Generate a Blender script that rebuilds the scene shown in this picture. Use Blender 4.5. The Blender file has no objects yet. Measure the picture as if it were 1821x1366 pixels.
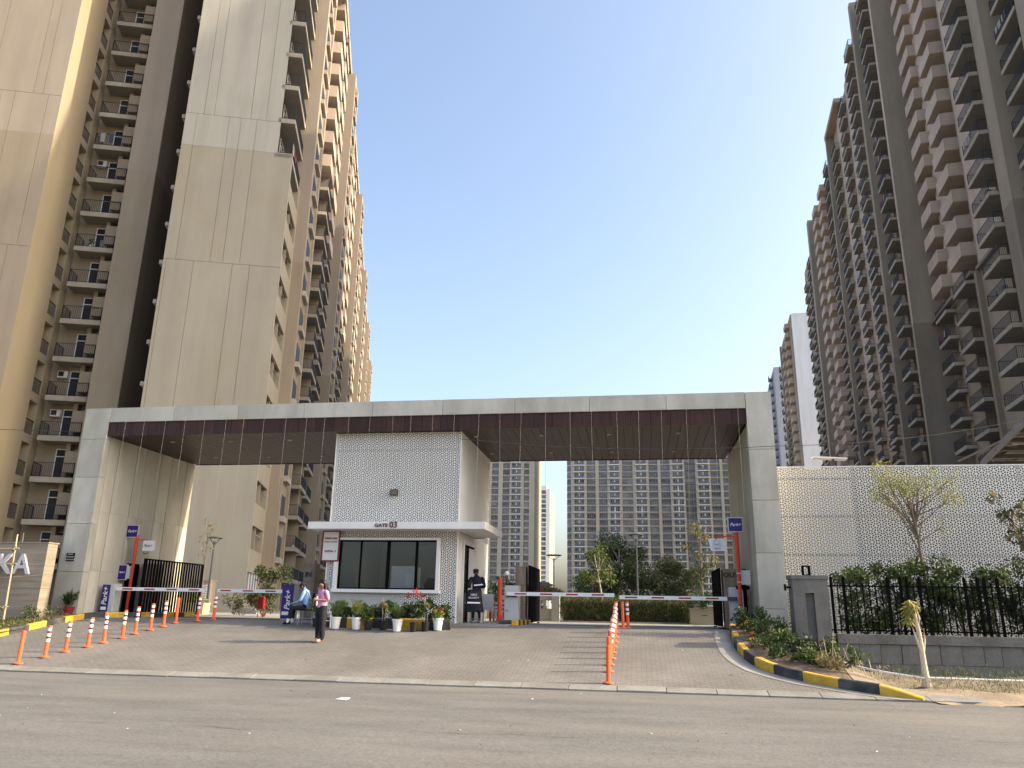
import bpy, math, random
import numpy as np
from mathutils import Vector, Matrix, Euler
rnd = random.Random(7)
npr = np.random.RandomState(7)
S = bpy.context.scene
COL = S.collection

# ------------------------------------------------------------------ camera
cam_d = bpy.data.cameras.new('camera')
cam = bpy.data.objects.new('camera', cam_d)
COL.objects.link(cam)
yaw, pitch, roll = math.radians(9.3), math.radians(16.2), math.radians(1.0)
fw = Vector((-math.sin(yaw) * math.cos(pitch), math.cos(yaw) * math.cos(pitch), math.sin(pitch)))
rt0 = Vector((math.cos(yaw), math.sin(yaw), 0))
up0 = rt0.cross(fw)
rt = rt0 * math.cos(roll) + up0 * math.sin(roll)
up = -rt0 * math.sin(roll) + up0 * math.cos(roll)
cam.matrix_world = Matrix(((rt.x, up.x, -fw.x, 0), (rt.y, up.y, -fw.y, 0), (rt.z, up.z, -fw.z, 1.6), (0, 0, 0, 1)))
cam_d.sensor_width = 36.0
cam_d.lens = 1375.0 / 1821.0 * 36.0
cam_d.clip_start = 0.1
cam_d.clip_end = 6000.0
S.camera = cam

# ------------------------------------------------------------------ sky, sun, exposure
SUN_AZ, SUN_EL = math.radians(5.0), math.radians(31.0)     # azimuth from +X towards +Y
W = bpy.data.worlds.new('World')
S.world = W
W.use_nodes = True
nt = W.node_tree
for n in list(nt.nodes):
    nt.nodes.remove(n)
sky = nt.nodes.new('ShaderNodeTexSky')
sky.sky_type = 'NISHITA'
sky.sun_disc = False
sky.sun_elevation = SUN_EL
sky.sun_rotation = math.pi / 2 - SUN_AZ
sky.air_density = 1.0
sky.dust_density = 4.5
sky.ozone_density = 1.5
bgn = nt.nodes.new('ShaderNodeBackground')
bgn.inputs['Strength'].default_value = 0.15
wo = nt.nodes.new('ShaderNodeOutputWorld')
tint = nt.nodes.new('ShaderNodeVectorMath'); tint.operation = 'MULTIPLY'
tint.inputs[1].default_value = (1.02, .985, .945)
nt.links.new(sky.outputs[0], tint.inputs[0])
nt.links.new(tint.outputs[0], bgn.inputs['Color'])
nt.links.new(bgn.outputs[0], wo.inputs['Surface'])
sun_d = bpy.data.lights.new('sun', 'SUN')
sun_d.energy = 2.6
sun_d.angle = math.radians(0.6)
sun_d.color = (1.0, 0.85, 0.60)
sun = bpy.data.objects.new('sun', sun_d)
COL.objects.link(sun)
sv = Vector((math.cos(SUN_AZ) * math.cos(SUN_EL), math.sin(SUN_AZ) * math.cos(SUN_EL), math.sin(SUN_EL)))
sun.rotation_euler = sv.to_track_quat('Z', 'Y').to_euler()
S.view_settings.view_transform = 'Standard'
S.view_settings.look = 'None'
S.view_settings.exposure = 1.47
S.view_settings.gamma = 1.0
S.view_settings.use_curve_mapping = False
S.cycles.max_bounces = 6
S.cycles.diffuse_bounces = 3
S.cycles.transparent_max_bounces = 8

# ------------------------------------------------------------------ materials
def mat(name, c1, c2=None, scale=1.0, rough=0.85, bump=0.0, bscale=20.0, stretch=(1, 1, 1), metal=0.0, detail=6.0,
        lo=0.35, hi=0.65, spec=0.3, rand=0.0, world=False, c3=None, s3=0.2, f3=0.5, transl=0.0, grain=0.0, gscale=30.0, streak=0.0):
    m = bpy.data.materials.new(name)
    m.use_nodes = True
    t = m.node_tree
    b = t.nodes['Principled BSDF']
    b.inputs['Roughness'].default_value = rough
    b.inputs['Metallic'].default_value = metal
    b.inputs['Specular IOR Level'].default_value = spec
    b.inputs['Base Color'].default_value = (*c1, 1)
    L = t.links.new
    if c2 is None and not rand and not bump:
        return m
    if world:
        g = t.nodes.new('ShaderNodeNewGeometry'); src = g.outputs['Position']
    else:
        g = t.nodes.new('ShaderNodeTexCoord'); src = g.outputs['Object']
    mp = t.nodes.new('ShaderNodeMapping')
    mp.inputs['Scale'].default_value = stretch
    L(src, mp.inputs['Vector'])
    vec = mp.outputs[0]
    oi = None
    if rand:
        oi = t.nodes.new('ShaderNodeObjectInfo')
        ad = t.nodes.new('ShaderNodeVectorMath'); ad.operation = 'ADD'
        mu = t.nodes.new('ShaderNodeMath'); mu.operation = 'MULTIPLY'; mu.inputs[1].default_value = 57.0
        L(oi.outputs['Random'], mu.inputs[0]); L(vec, ad.inputs[0]); L(mu.outputs[0], ad.inputs[1])
        vec = ad.outputs[0]
    out = None
    if c2 is not None:
        n = t.nodes.new('ShaderNodeTexNoise')
        n.inputs['Scale'].default_value = scale
        n.inputs['Detail'].default_value = detail
        n.inputs['Roughness'].default_value = 0.6
        L(vec, n.inputs['Vector'])
        r = t.nodes.new('ShaderNodeValToRGB')
        r.color_ramp.elements[0].position = lo; r.color_ramp.elements[0].color = (*c1, 1)
        r.color_ramp.elements[1].position = hi; r.color_ramp.elements[1].color = (*c2, 1)
        L(n.outputs['Fac'], r.inputs['Fac'])
        out = r.outputs['Color']
        if c3 is not None:
            n3 = t.nodes.new('ShaderNodeTexNoise'); n3.inputs['Scale'].default_value = s3
            n3.inputs['Detail'].default_value = 4.0
            L(vec, n3.inputs['Vector'])
            rr = t.nodes.new('ShaderNodeValToRGB')
            rr.color_ramp.elements[0].position = 0.5; rr.color_ramp.elements[1].position = 0.68
            rr.color_ramp.elements[1].color = (f3, f3, f3, 1)
            L(n3.outputs['Fac'], rr.inputs['Fac'])
            mx = t.nodes.new('ShaderNodeMixRGB')
            L(rr.outputs['Color'], mx.inputs['Fac']); L(out, mx.inputs['Color1'])
            mx.inputs['Color2'].default_value = (*c3, 1)
            out = mx.outputs[0]
    if streak and out is not None:
        ms_ = t.nodes.new('ShaderNodeMapping'); ms_.inputs['Scale'].default_value = (.8, .8, .07)
        g2 = t.nodes.new('ShaderNodeTexCoord'); L(g2.outputs['Object'], ms_.inputs['Vector'])
        n2 = t.nodes.new('ShaderNodeTexNoise'); n2.inputs['Scale'].default_value = 1.0; n2.inputs['Detail'].default_value = 7.0; n2.inputs['Roughness'].default_value = .65
        L(ms_.outputs[0], n2.inputs['Vector'])
        m2 = t.nodes.new('ShaderNodeMapRange'); m2.inputs['From Min'].default_value = .42; m2.inputs['From Max'].default_value = .72
        m2.inputs['To Min'].default_value = 1.0; m2.inputs['To Max'].default_value = 1 - streak
        L(n2.outputs['Fac'], m2.inputs['Value'])
        v2 = t.nodes.new('ShaderNodeVectorMath'); v2.operation = 'SCALE'
        L(out, v2.inputs[0]); L(m2.outputs[0], v2.inputs['Scale']); out = v2.outputs[0]
    if grain and out is not None:
        ng = t.nodes.new('ShaderNodeTexNoise'); ng.inputs['Scale'].default_value = gscale; ng.inputs['Detail'].default_value = 9.0; ng.inputs['Roughness'].default_value = .8
        gg_ = t.nodes.new('ShaderNodeNewGeometry'); L(gg_.outputs['Position'], ng.inputs['Vector'])
        mg = t.nodes.new('ShaderNodeMapRange'); mg.inputs['From Min'].default_value = .3; mg.inputs['From Max'].default_value = .7
        mg.inputs['To Min'].default_value = 1 - grain; mg.inputs['To Max'].default_value = 1 + grain
        L(ng.outputs['Fac'], mg.inputs['Value'])
        vm = t.nodes.new('ShaderNodeVectorMath'); vm.operation = 'SCALE'
        L(out, vm.inputs[0]); L(mg.outputs[0], vm.inputs['Scale']); out = vm.outputs[0]
    if rand and oi:
        hs = t.nodes.new('ShaderNodeHueSaturation')
        mr = t.nodes.new('ShaderNodeMapRange')
        mr.inputs['To Min'].default_value = 1 - rand; mr.inputs['To Max'].default_value = 1 + rand
        L(oi.outputs['Random'], mr.inputs['Value']); L(mr.outputs[0], hs.inputs['Value'])
        if out is None:
            hs.inputs['Color'].default_value = (*c1, 1)
        else:
            L(out, hs.inputs['Color'])
        out = hs.outputs[0]
    if out is not None:
        L(out, b.inputs['Base Color'])
    if bump:
        nb = t.nodes.new('ShaderNodeTexNoise'); nb.inputs['Scale'].default_value = bscale; nb.inputs['Detail'].default_value = 5.0
        L(vec, nb.inputs['Vector'])
        bp = t.nodes.new('ShaderNodeBump'); bp.inputs['Strength'].default_value = bump; bp.inputs['Distance'].default_value = 0.02
        L(nb.outputs['Fac'], bp.inputs['Height']); L(bp.outputs[0], b.inputs['Normal'])
    if transl:
        tr = t.nodes.new('ShaderNodeBsdfTranslucent')
        if out is not None: L(out, tr.inputs['Color'])
        ms = t.nodes.new('ShaderNodeMixShader'); ms.inputs[0].default_value = transl
        L(b.outputs[0], ms.inputs[1]); L(tr.outputs[0], ms.inputs[2])
        L(ms.outputs[0], t.nodes['Material Output'].inputs['Surface'])
    return m

M = {}
def D(k, *a, **kw): M[k] = mat(k, *a, **kw)
D('plaster_low', (.300, .250, .185), (.337, .282, .210), scale=.35, bump=.25, bscale=6, stretch=(1, 1, .5), c3=(0.252, 0.211, 0.136), s3=.16, f3=.45, streak=0.16)
D('plaster_high', (0.327, 0.277, 0.221), (0.363, 0.307, 0.246), scale=.3, bump=.25, bscale=6, stretch=(1, 1, .5), c3=(0.328, 0.281, 0.205), s3=.16, f3=.4, streak=0.14)
D('plaster_grey_low', (0.324, 0.292, 0.226), (0.359, 0.324, 0.252), scale=.3, bump=.25, bscale=6, stretch=(1, 1, .6), c3=(0.317, 0.282, 0.186), s3=.2, f3=.5, streak=0.12)
D('plaster_grey_high', (0.376, 0.355, 0.305), (0.422, 0.399, 0.344), scale=.3, bump=.25, bscale=6, stretch=(1, 1, .6), c3=(0.377, 0.365, 0.292), s3=.2, f3=.5, streak=0.15)
D('plaster_yellow_low', (.310, .262, .178), (.345, .292, .20), scale=.3, bump=.25, bscale=6, stretch=(1, 1, .5), c3=(.27, .22, .14), s3=.16, f3=.4, streak=0.060)
D('plaster_yellow_high', (0.322, 0.271, 0.189), (0.357, 0.299, 0.210), scale=.3, bump=.25, bscale=6, stretch=(1, 1, .5), c3=(.30, .25, .16), s3=.16, f3=.4, streak=0.060)
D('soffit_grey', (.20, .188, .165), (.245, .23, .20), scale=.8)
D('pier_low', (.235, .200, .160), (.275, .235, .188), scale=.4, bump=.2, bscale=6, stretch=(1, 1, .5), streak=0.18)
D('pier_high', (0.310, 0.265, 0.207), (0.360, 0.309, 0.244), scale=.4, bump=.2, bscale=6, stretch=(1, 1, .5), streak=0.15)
D('slab_paint', (.36, .325, .265), (.42, .38, .31), scale=.7, rand=.08, c3=(.27, .24, .19), s3=.8, f3=.5, streak=0.2)
D('pink_paint', (.47, .39, .315), (.53, .44, .36), scale=.5, rand=.05, c3=(.36, .30, .24), s3=.5, f3=.4, streak=0.2)
D('recess_shade', (.19, .16, .125), (.24, .20, .155), scale=.5)  # plaster darkened for recesses and gaps; their shade is put into the colour
D('groove_dark', (.10, .085, .065))
D('rail_metal', (.035, .04, .05), rough=.5, metal=.3)
D('rail_glass', (.16, .17, .19), rough=.4, spec=.2)  # railings of the distant towers, paled with haze in the colour
D('door_white', (.72, .72, .70), rough=.5)
D('glass_dark', (.035, .04, .046), rough=.5, spec=.08, rand=.3)
D('glass_mid', (.10, .11, .125), (.24, .245, .25), scale=.5, rough=.4, spec=.2, rand=.4)  # lightened for the distant towers; haze put into the colour
D('ac_white', (.6, .6, .58), rough=.5)
D('cloth_blue', (.05, .07, .13)); D('cloth_red', (.16, .05, .07)); D('cloth_white', (.32, .32, .31))
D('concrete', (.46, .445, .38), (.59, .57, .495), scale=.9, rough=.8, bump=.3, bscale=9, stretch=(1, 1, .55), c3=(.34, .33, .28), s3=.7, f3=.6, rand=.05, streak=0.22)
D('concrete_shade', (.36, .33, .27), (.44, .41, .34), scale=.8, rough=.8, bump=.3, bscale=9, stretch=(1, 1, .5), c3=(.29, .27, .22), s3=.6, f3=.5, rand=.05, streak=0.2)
D('concrete_inner_lit', (.52, .49, .41), (.62, .59, .50), scale=.8, rough=.8, bump=.3, bscale=9, stretch=(1, 1, .5), c3=(.29, .27, .22), s3=.6, f3=.5, rand=.05, streak=0.15)  # lighter copy for the left inner wall; the light it gets is in the colour
D('wood_fascia', (.034, .013, .010), (.058, .022, .017), scale=2.2, stretch=(6, 6, .5), rough=.45, rand=.22)
D('wood_soffit', (.024, .012, .008), (.042, .021, .014), scale=1.6, stretch=(6, .5, 1), rough=.45, rand=.2)
D('screen_white', (.76, .745, .69), (.82, .805, .76), scale=.8, rough=.6)
D('white_panel', (.74, .73, .71), (.80, .79, .77), scale=1.2, rough=.5, c3=(.60, .59, .56), s3=1.2, f3=.5, streak=0.15)
D('backing_dark', (.02, .02, .018))
D('backing_cream', (.40, .32, .16)); D('backing_grey', (.085, .08, .065))
D('frame_black', (.006, .006, .007), rough=.95, spec=.03)
D('frame_white', (.76, .75, .74), rough=.45)
D('asphalt', (0.126, 0.121, 0.114), (0.160, 0.155, 0.146), scale=1.3, rough=.9, bump=.8, bscale=50, stretch=(.35, 1, 1), lo=.36, hi=.64, c3=(.215, .198, .17), s3=.4, f3=.45, grain=.26, gscale=9)
D('paver', (0.162, 0.152, 0.138), (0.214, 0.201, 0.185), scale=.7, rough=.9, bump=.3, bscale=40, c3=(.135, .124, .108), s3=.32, f3=.5, grain=.18, gscale=9)
D('cement', (0.248, 0.235, 0.207), (0.313, 0.294, 0.262), scale=1.5, rough=.9, bump=.4, bscale=30, rand=.08, c3=(0.281, 0.255, 0.218), s3=1.0, f3=.4, grain=.12, gscale=18)
D('cement_dark', (.115, .113, .105), (.18, .177, .165), scale=1.2, rough=.85, bump=.5, bscale=20, c3=(.24, .235, .22), s3=.8, f3=.5, grain=.15, gscale=12, streak=0.35)
D('edge_cement', (0.196, 0.190, 0.172), (0.254, 0.247, 0.225), scale=1.5, rough=.9, bump=.4, bscale=30, rand=.08, c3=(.16, .148, .128), s3=.9, f3=.6, grain=.2, gscale=12)
D('ground_tan', (.30, .27, .21), (.36, .32, .26), scale=.6, rough=.95)
D('sand', (0.243, 0.189, 0.131), (0.324, 0.257, 0.180), scale=1.5, rough=.95, bump=1.0, bscale=12, c3=(.28, .22, .15), s3=.9, f3=.5, grain=.2, gscale=14)
D('soil_brown', (.13, .105, .07), (.24, .195, .135), scale=2.5, rough=.95, bump=1.0, bscale=14, c3=(.06, .06, .03), s3=1.2, f3=.6, grain=.25, gscale=10)
D('soil', (.10, .07, .045), (.19, .14, .095), scale=3, rough=.95, bump=1.0, bscale=18)
D('kerb_yellow', (.50, .31, .03), (.62, .40, .06), scale=4, rough=.7, rand=.1, c3=(.30, .21, .07), s3=3.0, f3=.5)
D('kerb_black', (.025, .025, .028), (.055, .055, .058), scale=4, rough=.7, rand=.1, c3=(.15, .14, .12), s3=2.5, f3=.5)
D('orange', (.72, .11, .035), (.78, .14, .05), scale=3, rough=.5, rand=.08)
D('orange_post', (.58, .06, .025), rough=.45)
D('reflect_white', (.78, .76, .74), rough=.4)
D('boom_white', (.75, .75, .75), rough=.4)
D('boom_red', (.35, .02, .03), rough=.4)
D('sign_blue', (.028, .018, .16), rough=.35)
D('cabinet_grey', (.50, .52, .52), rough=.45)
D('travertine', (.235, .195, .15), (.33, .285, .225), scale=1.4, stretch=(.5, .5, 6), rough=.6, rand=.05, detail=8)
D('travertine_up', (.22, .165, .115), (.33, .26, .19), scale=1.4, stretch=(5, 5, .5), rough=.6, rand=.05, detail=8)
D('bamboo', (.42, .33, .21), (.50, .41, .28), scale=5, rough=.7)
D('sign_white', (.66, .66, .65), rough=.5)
D('maroon', (.20, .02, .03), rough=.5)
D('letter_brown', (.09, .035, .025), rough=.4)
D('letter_white', (.60, .58, .62), rough=.4)
D('pot_white', (.78, .77, .75), rough=.5); D('pot_black', (.02, .02, .022), rough=.5)
D('bark', (.13, .10, .075), (.20, .16, .12), scale=8, rough=.9); D('bark_pale', (.36, .31, .24), (.45, .39, .31), scale=8, rough=.9)
D('leaf_green', (.035, .075, .018), (.10, .15, .035), scale=5, rough=.55, transl=.3)
D('leaf_dark', (.020, .042, .014), (.055, .085, .025), scale=4, rough=.5, transl=.2)
D('leaf_yellow', (.26, .26, .04), (.45, .42, .10), scale=5, rough=.6, transl=.4)
D('leaf_lime', (.13, .17, .03), (.26, .27, .06), scale=5, rough=.6, transl=.35)
D('leaf_dry', (.16, .13, .05), (.28, .23, .10), scale=5, rough=.7, transl=.25)
D('hedge_leaf', (.045, .060, .022), (.13, .125, .05), scale=2.5, rough=.6, transl=.25)
D('flower_red', (.42, .03, .035), rough=.6, bump=.01); D('flower_orange', (.65, .20, .03), rough=.6, bump=.01)
D('skin_tone', (.30, .16, .10), rough=.6); D('hair', (.012, .010, .010), rough=.5)
D('pink_shirt', (.62, .25, .42), (.70, .32, .50), scale=6, rough=.8); D('black_cloth', (.010, .010, .014), (.02, .02, .026), scale=6, rough=.85)
D('blue_shirt', (.22, .36, .62), (.28, .43, .70), scale=6, rough=.8); D('shoe_peach', (.65, .36, .27), rough=.6)
D('navy_cloth', (.010, .010, .026), (.02, .02, .045), scale=6, rough=.8)
D('shoe_black', (.01, .01, .01), rough=.4); D('chair_metal', (.45, .45, .46), rough=.35, metal=.7)
D('lamp_grey', (.07, .07, .075), rough=.5); D('lamp_lens', (.7, .7, .68), rough=.3)
D('roof_red', (.20, .055, .055), (.26, .08, .075), scale=3, rough=.8)
D('far_beige', (.44, .40, .325), (.50, .455, .37), scale=.1, rough=.9)
D('far_shade', (.26, .24, .20), (.30, .28, .235), scale=.1, rough=.9)
D('far_white', (.72, .72, .70), rough=.8)
D('grey_white', (.70, .73, .76), (.78, .81, .84), scale=.12, rough=.8, stretch=(1, 1, .3), streak=0.15)
D('blue_grey', (.36, .38, .43), rough=.8)
D('steel', (.16, .15, .14), rough=.5, metal=.4); D('sheet_roof', (.16, .13, .10), rough=.6)
D('fire_red', (.30, .015, .02), rough=.4)
D('wire', (.05, .05, .05)); D('string_pale', (.42, .38, .32)); D('trunk_cut', (.50, .40, .28), (.62, .52, .38), scale=6, stretch=(3, 3, .4), rough=.8)
D('interior_wall', (.80, .80, .78)); D('interior_floor', (.2, .2, .2))
D('pipe_white', (.78, .76, .70), rough=.5); D('paper', (.75, .74, .68), rough=.9)
D('brickish', (.45, .25, .20), (.55, .34, .27), scale=6)

# paver joints in relief (pavers here are under ten pixels)
def brickify(m, bw, bh, colj, strength=.5):
    t = m.node_tree; b = t.nodes['Principled BSDF']; L = t.links.new
    tc = t.nodes.new('ShaderNodeTexCoord')
    br = t.nodes.new('ShaderNodeTexBrick')
    br.inputs['Scale'].default_value = 1.0
    br.inputs['Brick Width'].default_value = bw; br.inputs['Row Height'].default_value = bh
    br.inputs['Mortar Size'].default_value = .012; br.inputs['Mortar Smooth'].default_value = .3
    br.inputs['Color1'].default_value = (1, 1, 1, 1); br.inputs['Color2'].default_value = (.80, .80, .82, 1)
    br.inputs['Mortar'].default_value = (*colj, 1)
    L(tc.outputs['Object'], br.inputs['Vector'])
    old = b.inputs['Base Color'].links[0].from_socket
    mx = t.nodes.new('ShaderNodeMixRGB'); mx.blend_type = 'MULTIPLY'; mx.inputs['Fac'].default_value = strength
    L(old, mx.inputs['Color1']); L(br.outputs['Color'], mx.inputs['Color2'])
    L(mx.outputs[0], b.inputs['Base Color'])
brickify(M['paver'], .22, .11, (.35, .33, .30), .5)

# ------------------------------------------------------------------ mesh helpers
class MB:
    def __init__(s): s.v = []; s.f = []; s.m = []
    def box(s, x0, y0, z0, x1, y1, z1, mi=0):
        n = len(s.v)
        s.v += [(x0, y0, z0), (x1, y0, z0), (x1, y1, z0), (x0, y1, z0), (x0, y0, z1), (x1, y0, z1), (x1, y1, z1), (x0, y1, z1)]
        s.f += [(n, n+3, n+2, n+1), (n+4, n+5, n+6, n+7), (n, n+1, n+5, n+4), (n+1, n+2, n+6, n+5), (n+2, n+3, n+7, n+6), (n+3, n, n+4, n+7)]
        s.m += [mi] * 6
        return s
    def poly(s, pts, mi=0):
        n = len(s.v); s.v += [tuple(p) for p in pts]; s.f.append(tuple(range(n, n + len(pts)))); s.m.append(mi); return s
    def prism(s, pts, d, mi=0):            # pts: list of 3D points, d: extrusion vector
        n = len(s.v); k = len(pts); d = Vector(d)
        s.v += [tuple(p) for p in pts] + [tuple(Vector(p) + d) for p in pts]
        s.f.append(tuple(range(n + k - 1, n - 1, -1))); s.f.append(tuple(range(n + k, n + 2 * k)))
        for i in range(k):
            j = (i + 1) % k; s.f.append((n + i, n + j, n + k + j, n + k + i))
        s.m += [mi] * (k + 2); return s
    def tube(s, path, rad, seg=8, mi=0, caps=True):
        path = [Vector(p) for p in path]
        if not isinstance(rad, (list, tuple)): rad = [rad] * len(path)
        rings = []
        for i, p in enumerate(path):
            d = (path[min(i+1, len(path)-1)] - path[max(i-1, 0)])
            if d.length < 1e-9: d = Vector((0, 0, 1))
            d.normalize()
            a = d.cross(Vector((0, 0, 1)))
            if a.length < .05: a = d.cross(Vector((1, 0, 0)))
            a.normalize(); b = d.cross(a)
            n = len(s.v); rings.append(n)
            for k in range(seg):
                t = 2 * math.pi * k / seg
                s.v.append(tuple(p + (a * math.cos(t) + b * math.sin(t)) * rad[i]))
        for i in range(len(rings) - 1):
            for k in range(seg):
                k2 = (k + 1) % seg
                s.f.append((rings[i] + k, rings[i] + k2, rings[i+1] + k2, rings[i+1] + k)); s.m.append(mi)
        if caps:
            s.f.append(tuple(rings[0] + k for k in range(seg - 1, -1, -1))); s.m.append(mi)
            s.f.append(tuple(rings[-1] + k for k in range(seg))); s.m.append(mi)
        return s
    def lathe(s, prof, c=(0, 0, 0), seg=16, mi=0):
        n0 = len(s.v)
        for r, z in prof:
            for k in range(seg):
                t = 2 * math.pi * k / seg
                s.v.append((c[0] + r * math.cos(t), c[1] + r * math.sin(t), c[2] + z))
        for i in range(len(prof) - 1):
            for k in range(seg):
                k2 = (k + 1) % seg
                s.f.append((n0 + i*seg + k, n0 + i*seg + k2, n0 + (i+1)*seg + k2, n0 + (i+1)*seg + k)); s.m.append(mi)
        s.f.append(tuple(n0 + k for k in range(seg - 1, -1, -1))); s.m.append(mi)
        s.f.append(tuple(n0 + (len(prof)-1)*seg + k for k in range(seg))); s.m.append(mi)
        return s
    def mesh(s, name, mats):
        me = bpy.data.meshes.new(name)
        me.from_pydata(s.v, [], s.f)
        if not isinstance(mats, (list, tuple)): mats = [mats]
        for m in mats: me.materials.append(M[m] if isinstance(m, str) else m)
        if len(mats) > 1: me.polygons.foreach_set('material_index', s.m)
        me.update()
        return me
    def build(s, name, mats, parent=None, smooth=False, loc=None):
        me = s.mesh(name, mats)
        if smooth: me.polygons.foreach_set('use_smooth', [True] * len(me.polygons))
        return inst(name, me, parent, loc)

def inst(name, me, parent=None, loc=None, rz=0.0):
    o = bpy.data.objects.new(name, me); COL.objects.link(o)
    if parent is not None: o.parent = parent
    if loc is not None: o.location = loc
    if rz: o.rotation_euler = (0, 0, rz)
    return o
def tag(o, label=None, cat=None, group=None, kind=None):
    if label: o['label'] = label
    if cat: o['category'] = cat
    if group: o['group'] = group
    if kind: o['kind'] = kind
    return o
def thing(name, label, cat, loc=(0, 0, 0), rz=0.0, group=None):
    o = bpy.data.objects.new(name, None); COL.objects.link(o)
    o.empty_display_size = .2
    o.location = loc; o.rotation_euler = (0, 0, rz)
    return tag(o, label, cat, group)
def copy_tree(o, parent=None):
    c = o.copy(); COL.objects.link(c)
    if parent is not None: c.parent = parent
    for ch in list(o.children): copy_tree(ch, c)
    return c
def structure(o): return tag(o, kind='structure')
def np_mesh(name, verts, faces, mats, mi=None):
    me = bpy.data.meshes.new(name)
    verts = np.asarray(verts, dtype=np.float32); faces = np.asarray(faces, dtype=np.int32)
    me.vertices.add(len(verts)); me.vertices.foreach_set('co', verts.ravel())
    k = faces.shape[1]
    me.loops.add(faces.size); me.loops.foreach_set('vertex_index', faces.ravel())
    me.polygons.add(len(faces)); me.polygons.foreach_set('loop_start', np.arange(0, faces.size, k, dtype=np.int32))
    for m in ([mats] if isinstance(mats, str) else mats): me.materials.append(M[m])
    if mi is not None: me.polygons.foreach_set('material_index', np.asarray(mi, dtype=np.int32))
    me.update(calc_edges=True); me.validate()
    return me
def text(body, size, parent, loc, rot, m, name='lettering', ext=.004, bold=0.0, align='CENTER', sx=1.0, shear=0.0):
    cu = bpy.data.curves.new(name, 'FONT'); cu.body = body; cu.size = size; cu.extrude = ext; cu.offset = bold
    cu.align_x = align; cu.align_y = 'CENTER'; cu.shear = shear; cu.resolution_u = 3
    cu.materials.append(M[m])
    tmp = bpy.data.objects.new('text_src', cu); COL.objects.link(tmp)
    dg = bpy.context.evaluated_depsgraph_get(); dg.update()
    me = bpy.data.meshes.new_from_object(tmp.evaluated_get(dg)); bpy.data.objects.remove(tmp)
    o = inst(name, me, parent, loc); o.rotation_euler = rot; o.scale = (sx, 1, 1)
    return o
R90 = math.pi / 2

# leaves: clumps = list of (x,y,z,rad,count); leaf length ll, width lw
def leaf_mesh(name, clumps, ll, lw, mats, droop=.3, flat=1.0, upright=False, seed=1):
    r = np.random.RandomState(seed)
    C = []; 
    for (x, y, z, rad, n) in clumps:
        d = r.normal(size=(n, 3)); d /= np.linalg.norm(d, axis=1)[:, None] + 1e-9
        q = d * (r.uniform(.25, 1.0, n) ** .6)[:, None] * rad
        q[:, 2] *= flat
        C.append(q + np.array([x, y, z]))
    C = np.concatenate(C); n = len(C)
    a = r.normal(size=(n, 3)); a[:, 2] -= droop
    if upright: a[:, 2] = np.abs(a[:, 2]) + 1.2
    a /= np.linalg.norm(a, axis=1)[:, None]
    b = np.cross(a, r.normal(size=(n, 3))); b /= np.linalg.norm(b, axis=1)[:, None]
    s = r.uniform(.6, 1.25, n)[:, None]
    c = np.cross(a, b)
    A = a * ll * s; B = b * lw * s * .5
    v = np.stack([C, C + A * .45 + B + c * lw * .15, C + A, C + A * .45 - B + c * lw * .15], axis=1).reshape(-1, 3)
    f = np.arange(n * 4).reshape(n, 4)
    mi = None
    if not isinstance(mats, str) and len(mats) > 1:
        mi = r.randint(0, len(mats), n)
    return np_mesh(name, v, f, mats, mi)

# ------------------------------------------------------------------ ground
RAMP0, SL = 17.0, .158
def gz(y): return min(max((y - RAMP0) * SL + .03, 0.0), 1.1)

MB().poly([(-1500, -300, -.06), (1500, -300, -.06), (1500, 17.3, -.06), (-1500, 17.3, -.06)]).build('ground', 'ground_tan')
structure(bpy.data.objects['ground'])
# terrace behind the gate, out to the horizon
t_ = MB()
t_.poly([(-1500, 23.75, 1.07), (4.9, 23.75, 1.07), (4.9, 2500, 1.07), (-1500, 2500, 1.07)])
t_.poly([(4.9, 21.9, 1.07), (1500, 21.9, 1.07), (1500, 2500, 1.07), (4.9, 2500, 1.07)])
structure(t_.build('terrace_ground', 'ground_tan'))
structure(MB().poly([(-400, -60, 0), (400, -60, 0), (400, 17.05, 0), (-400, 17.05, 0)]).build('road', 'asphalt'))
# paved drive: right edge follows the kerb
KR = [(5.35, 17.02), (4.7, 17.28), (4.14, 17.62), (3.6, 17.98), (3.14, 18.45), (2.76, 19.0), (2.55, 19.6), (2.43, 20.3), (2.38, 21.0), (2.39, 22.0), (2.45, 23.1), (2.55, 24.2)]
def kr_x(y):
    for (xa, ya), (xb, yb) in zip(KR[:-1], KR[1:]):
        if ya <= y <= yb: return xa + (xb - xa) * (y - ya) / (yb - ya)
    return KR[-1][0] if y > KR[-1][1] else KR[0][0]
dv = MB(); ys = [17.38 + .3 * i for i in range(23)]
for a, b in zip(ys[:-1], ys[1:]):
    dv.poly([(-40, a, gz(a)), (kr_x(a) - .4, a, gz(a)), (kr_x(b) - .4, b, gz(b)), (-40, b, gz(b))])
dv.poly([(-40, ys[-1], 1.098), (2.15, ys[-1], 1.098), (2.6, 27.6, 1.1), (-40, 27.6, 1.1)])
structure(dv.build('driveway', 'paver'))
inr = MB().poly([(-40, 27.6, 1.1), (30, 27.6, 1.1), (30, 90, 1.1), (-40, 90, 1.1)])
structure(inr.build('inner_road', 'cement'))
# kerb slabs between road and drive, each a piece
edge = thing('edge_strip', 'pale concrete edging slabs between the grey road and the paved drive', 'edging')
sl = MB().prism([(0, 0, 0), (.985, 0, 0), (.985, .36, .065), (0, .36, .065)], (0, 0, -.12)).mesh('slab', 'edge_cement')
for i in range(46):
    o = inst('slab', sl, edge, (-39.5 + i, 17.03 + rnd.uniform(-.012, .012), .035 + rnd.uniform(-.006, .006)))
    o.rotation_euler = (0, 0, rnd.uniform(-.006, .006))
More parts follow.
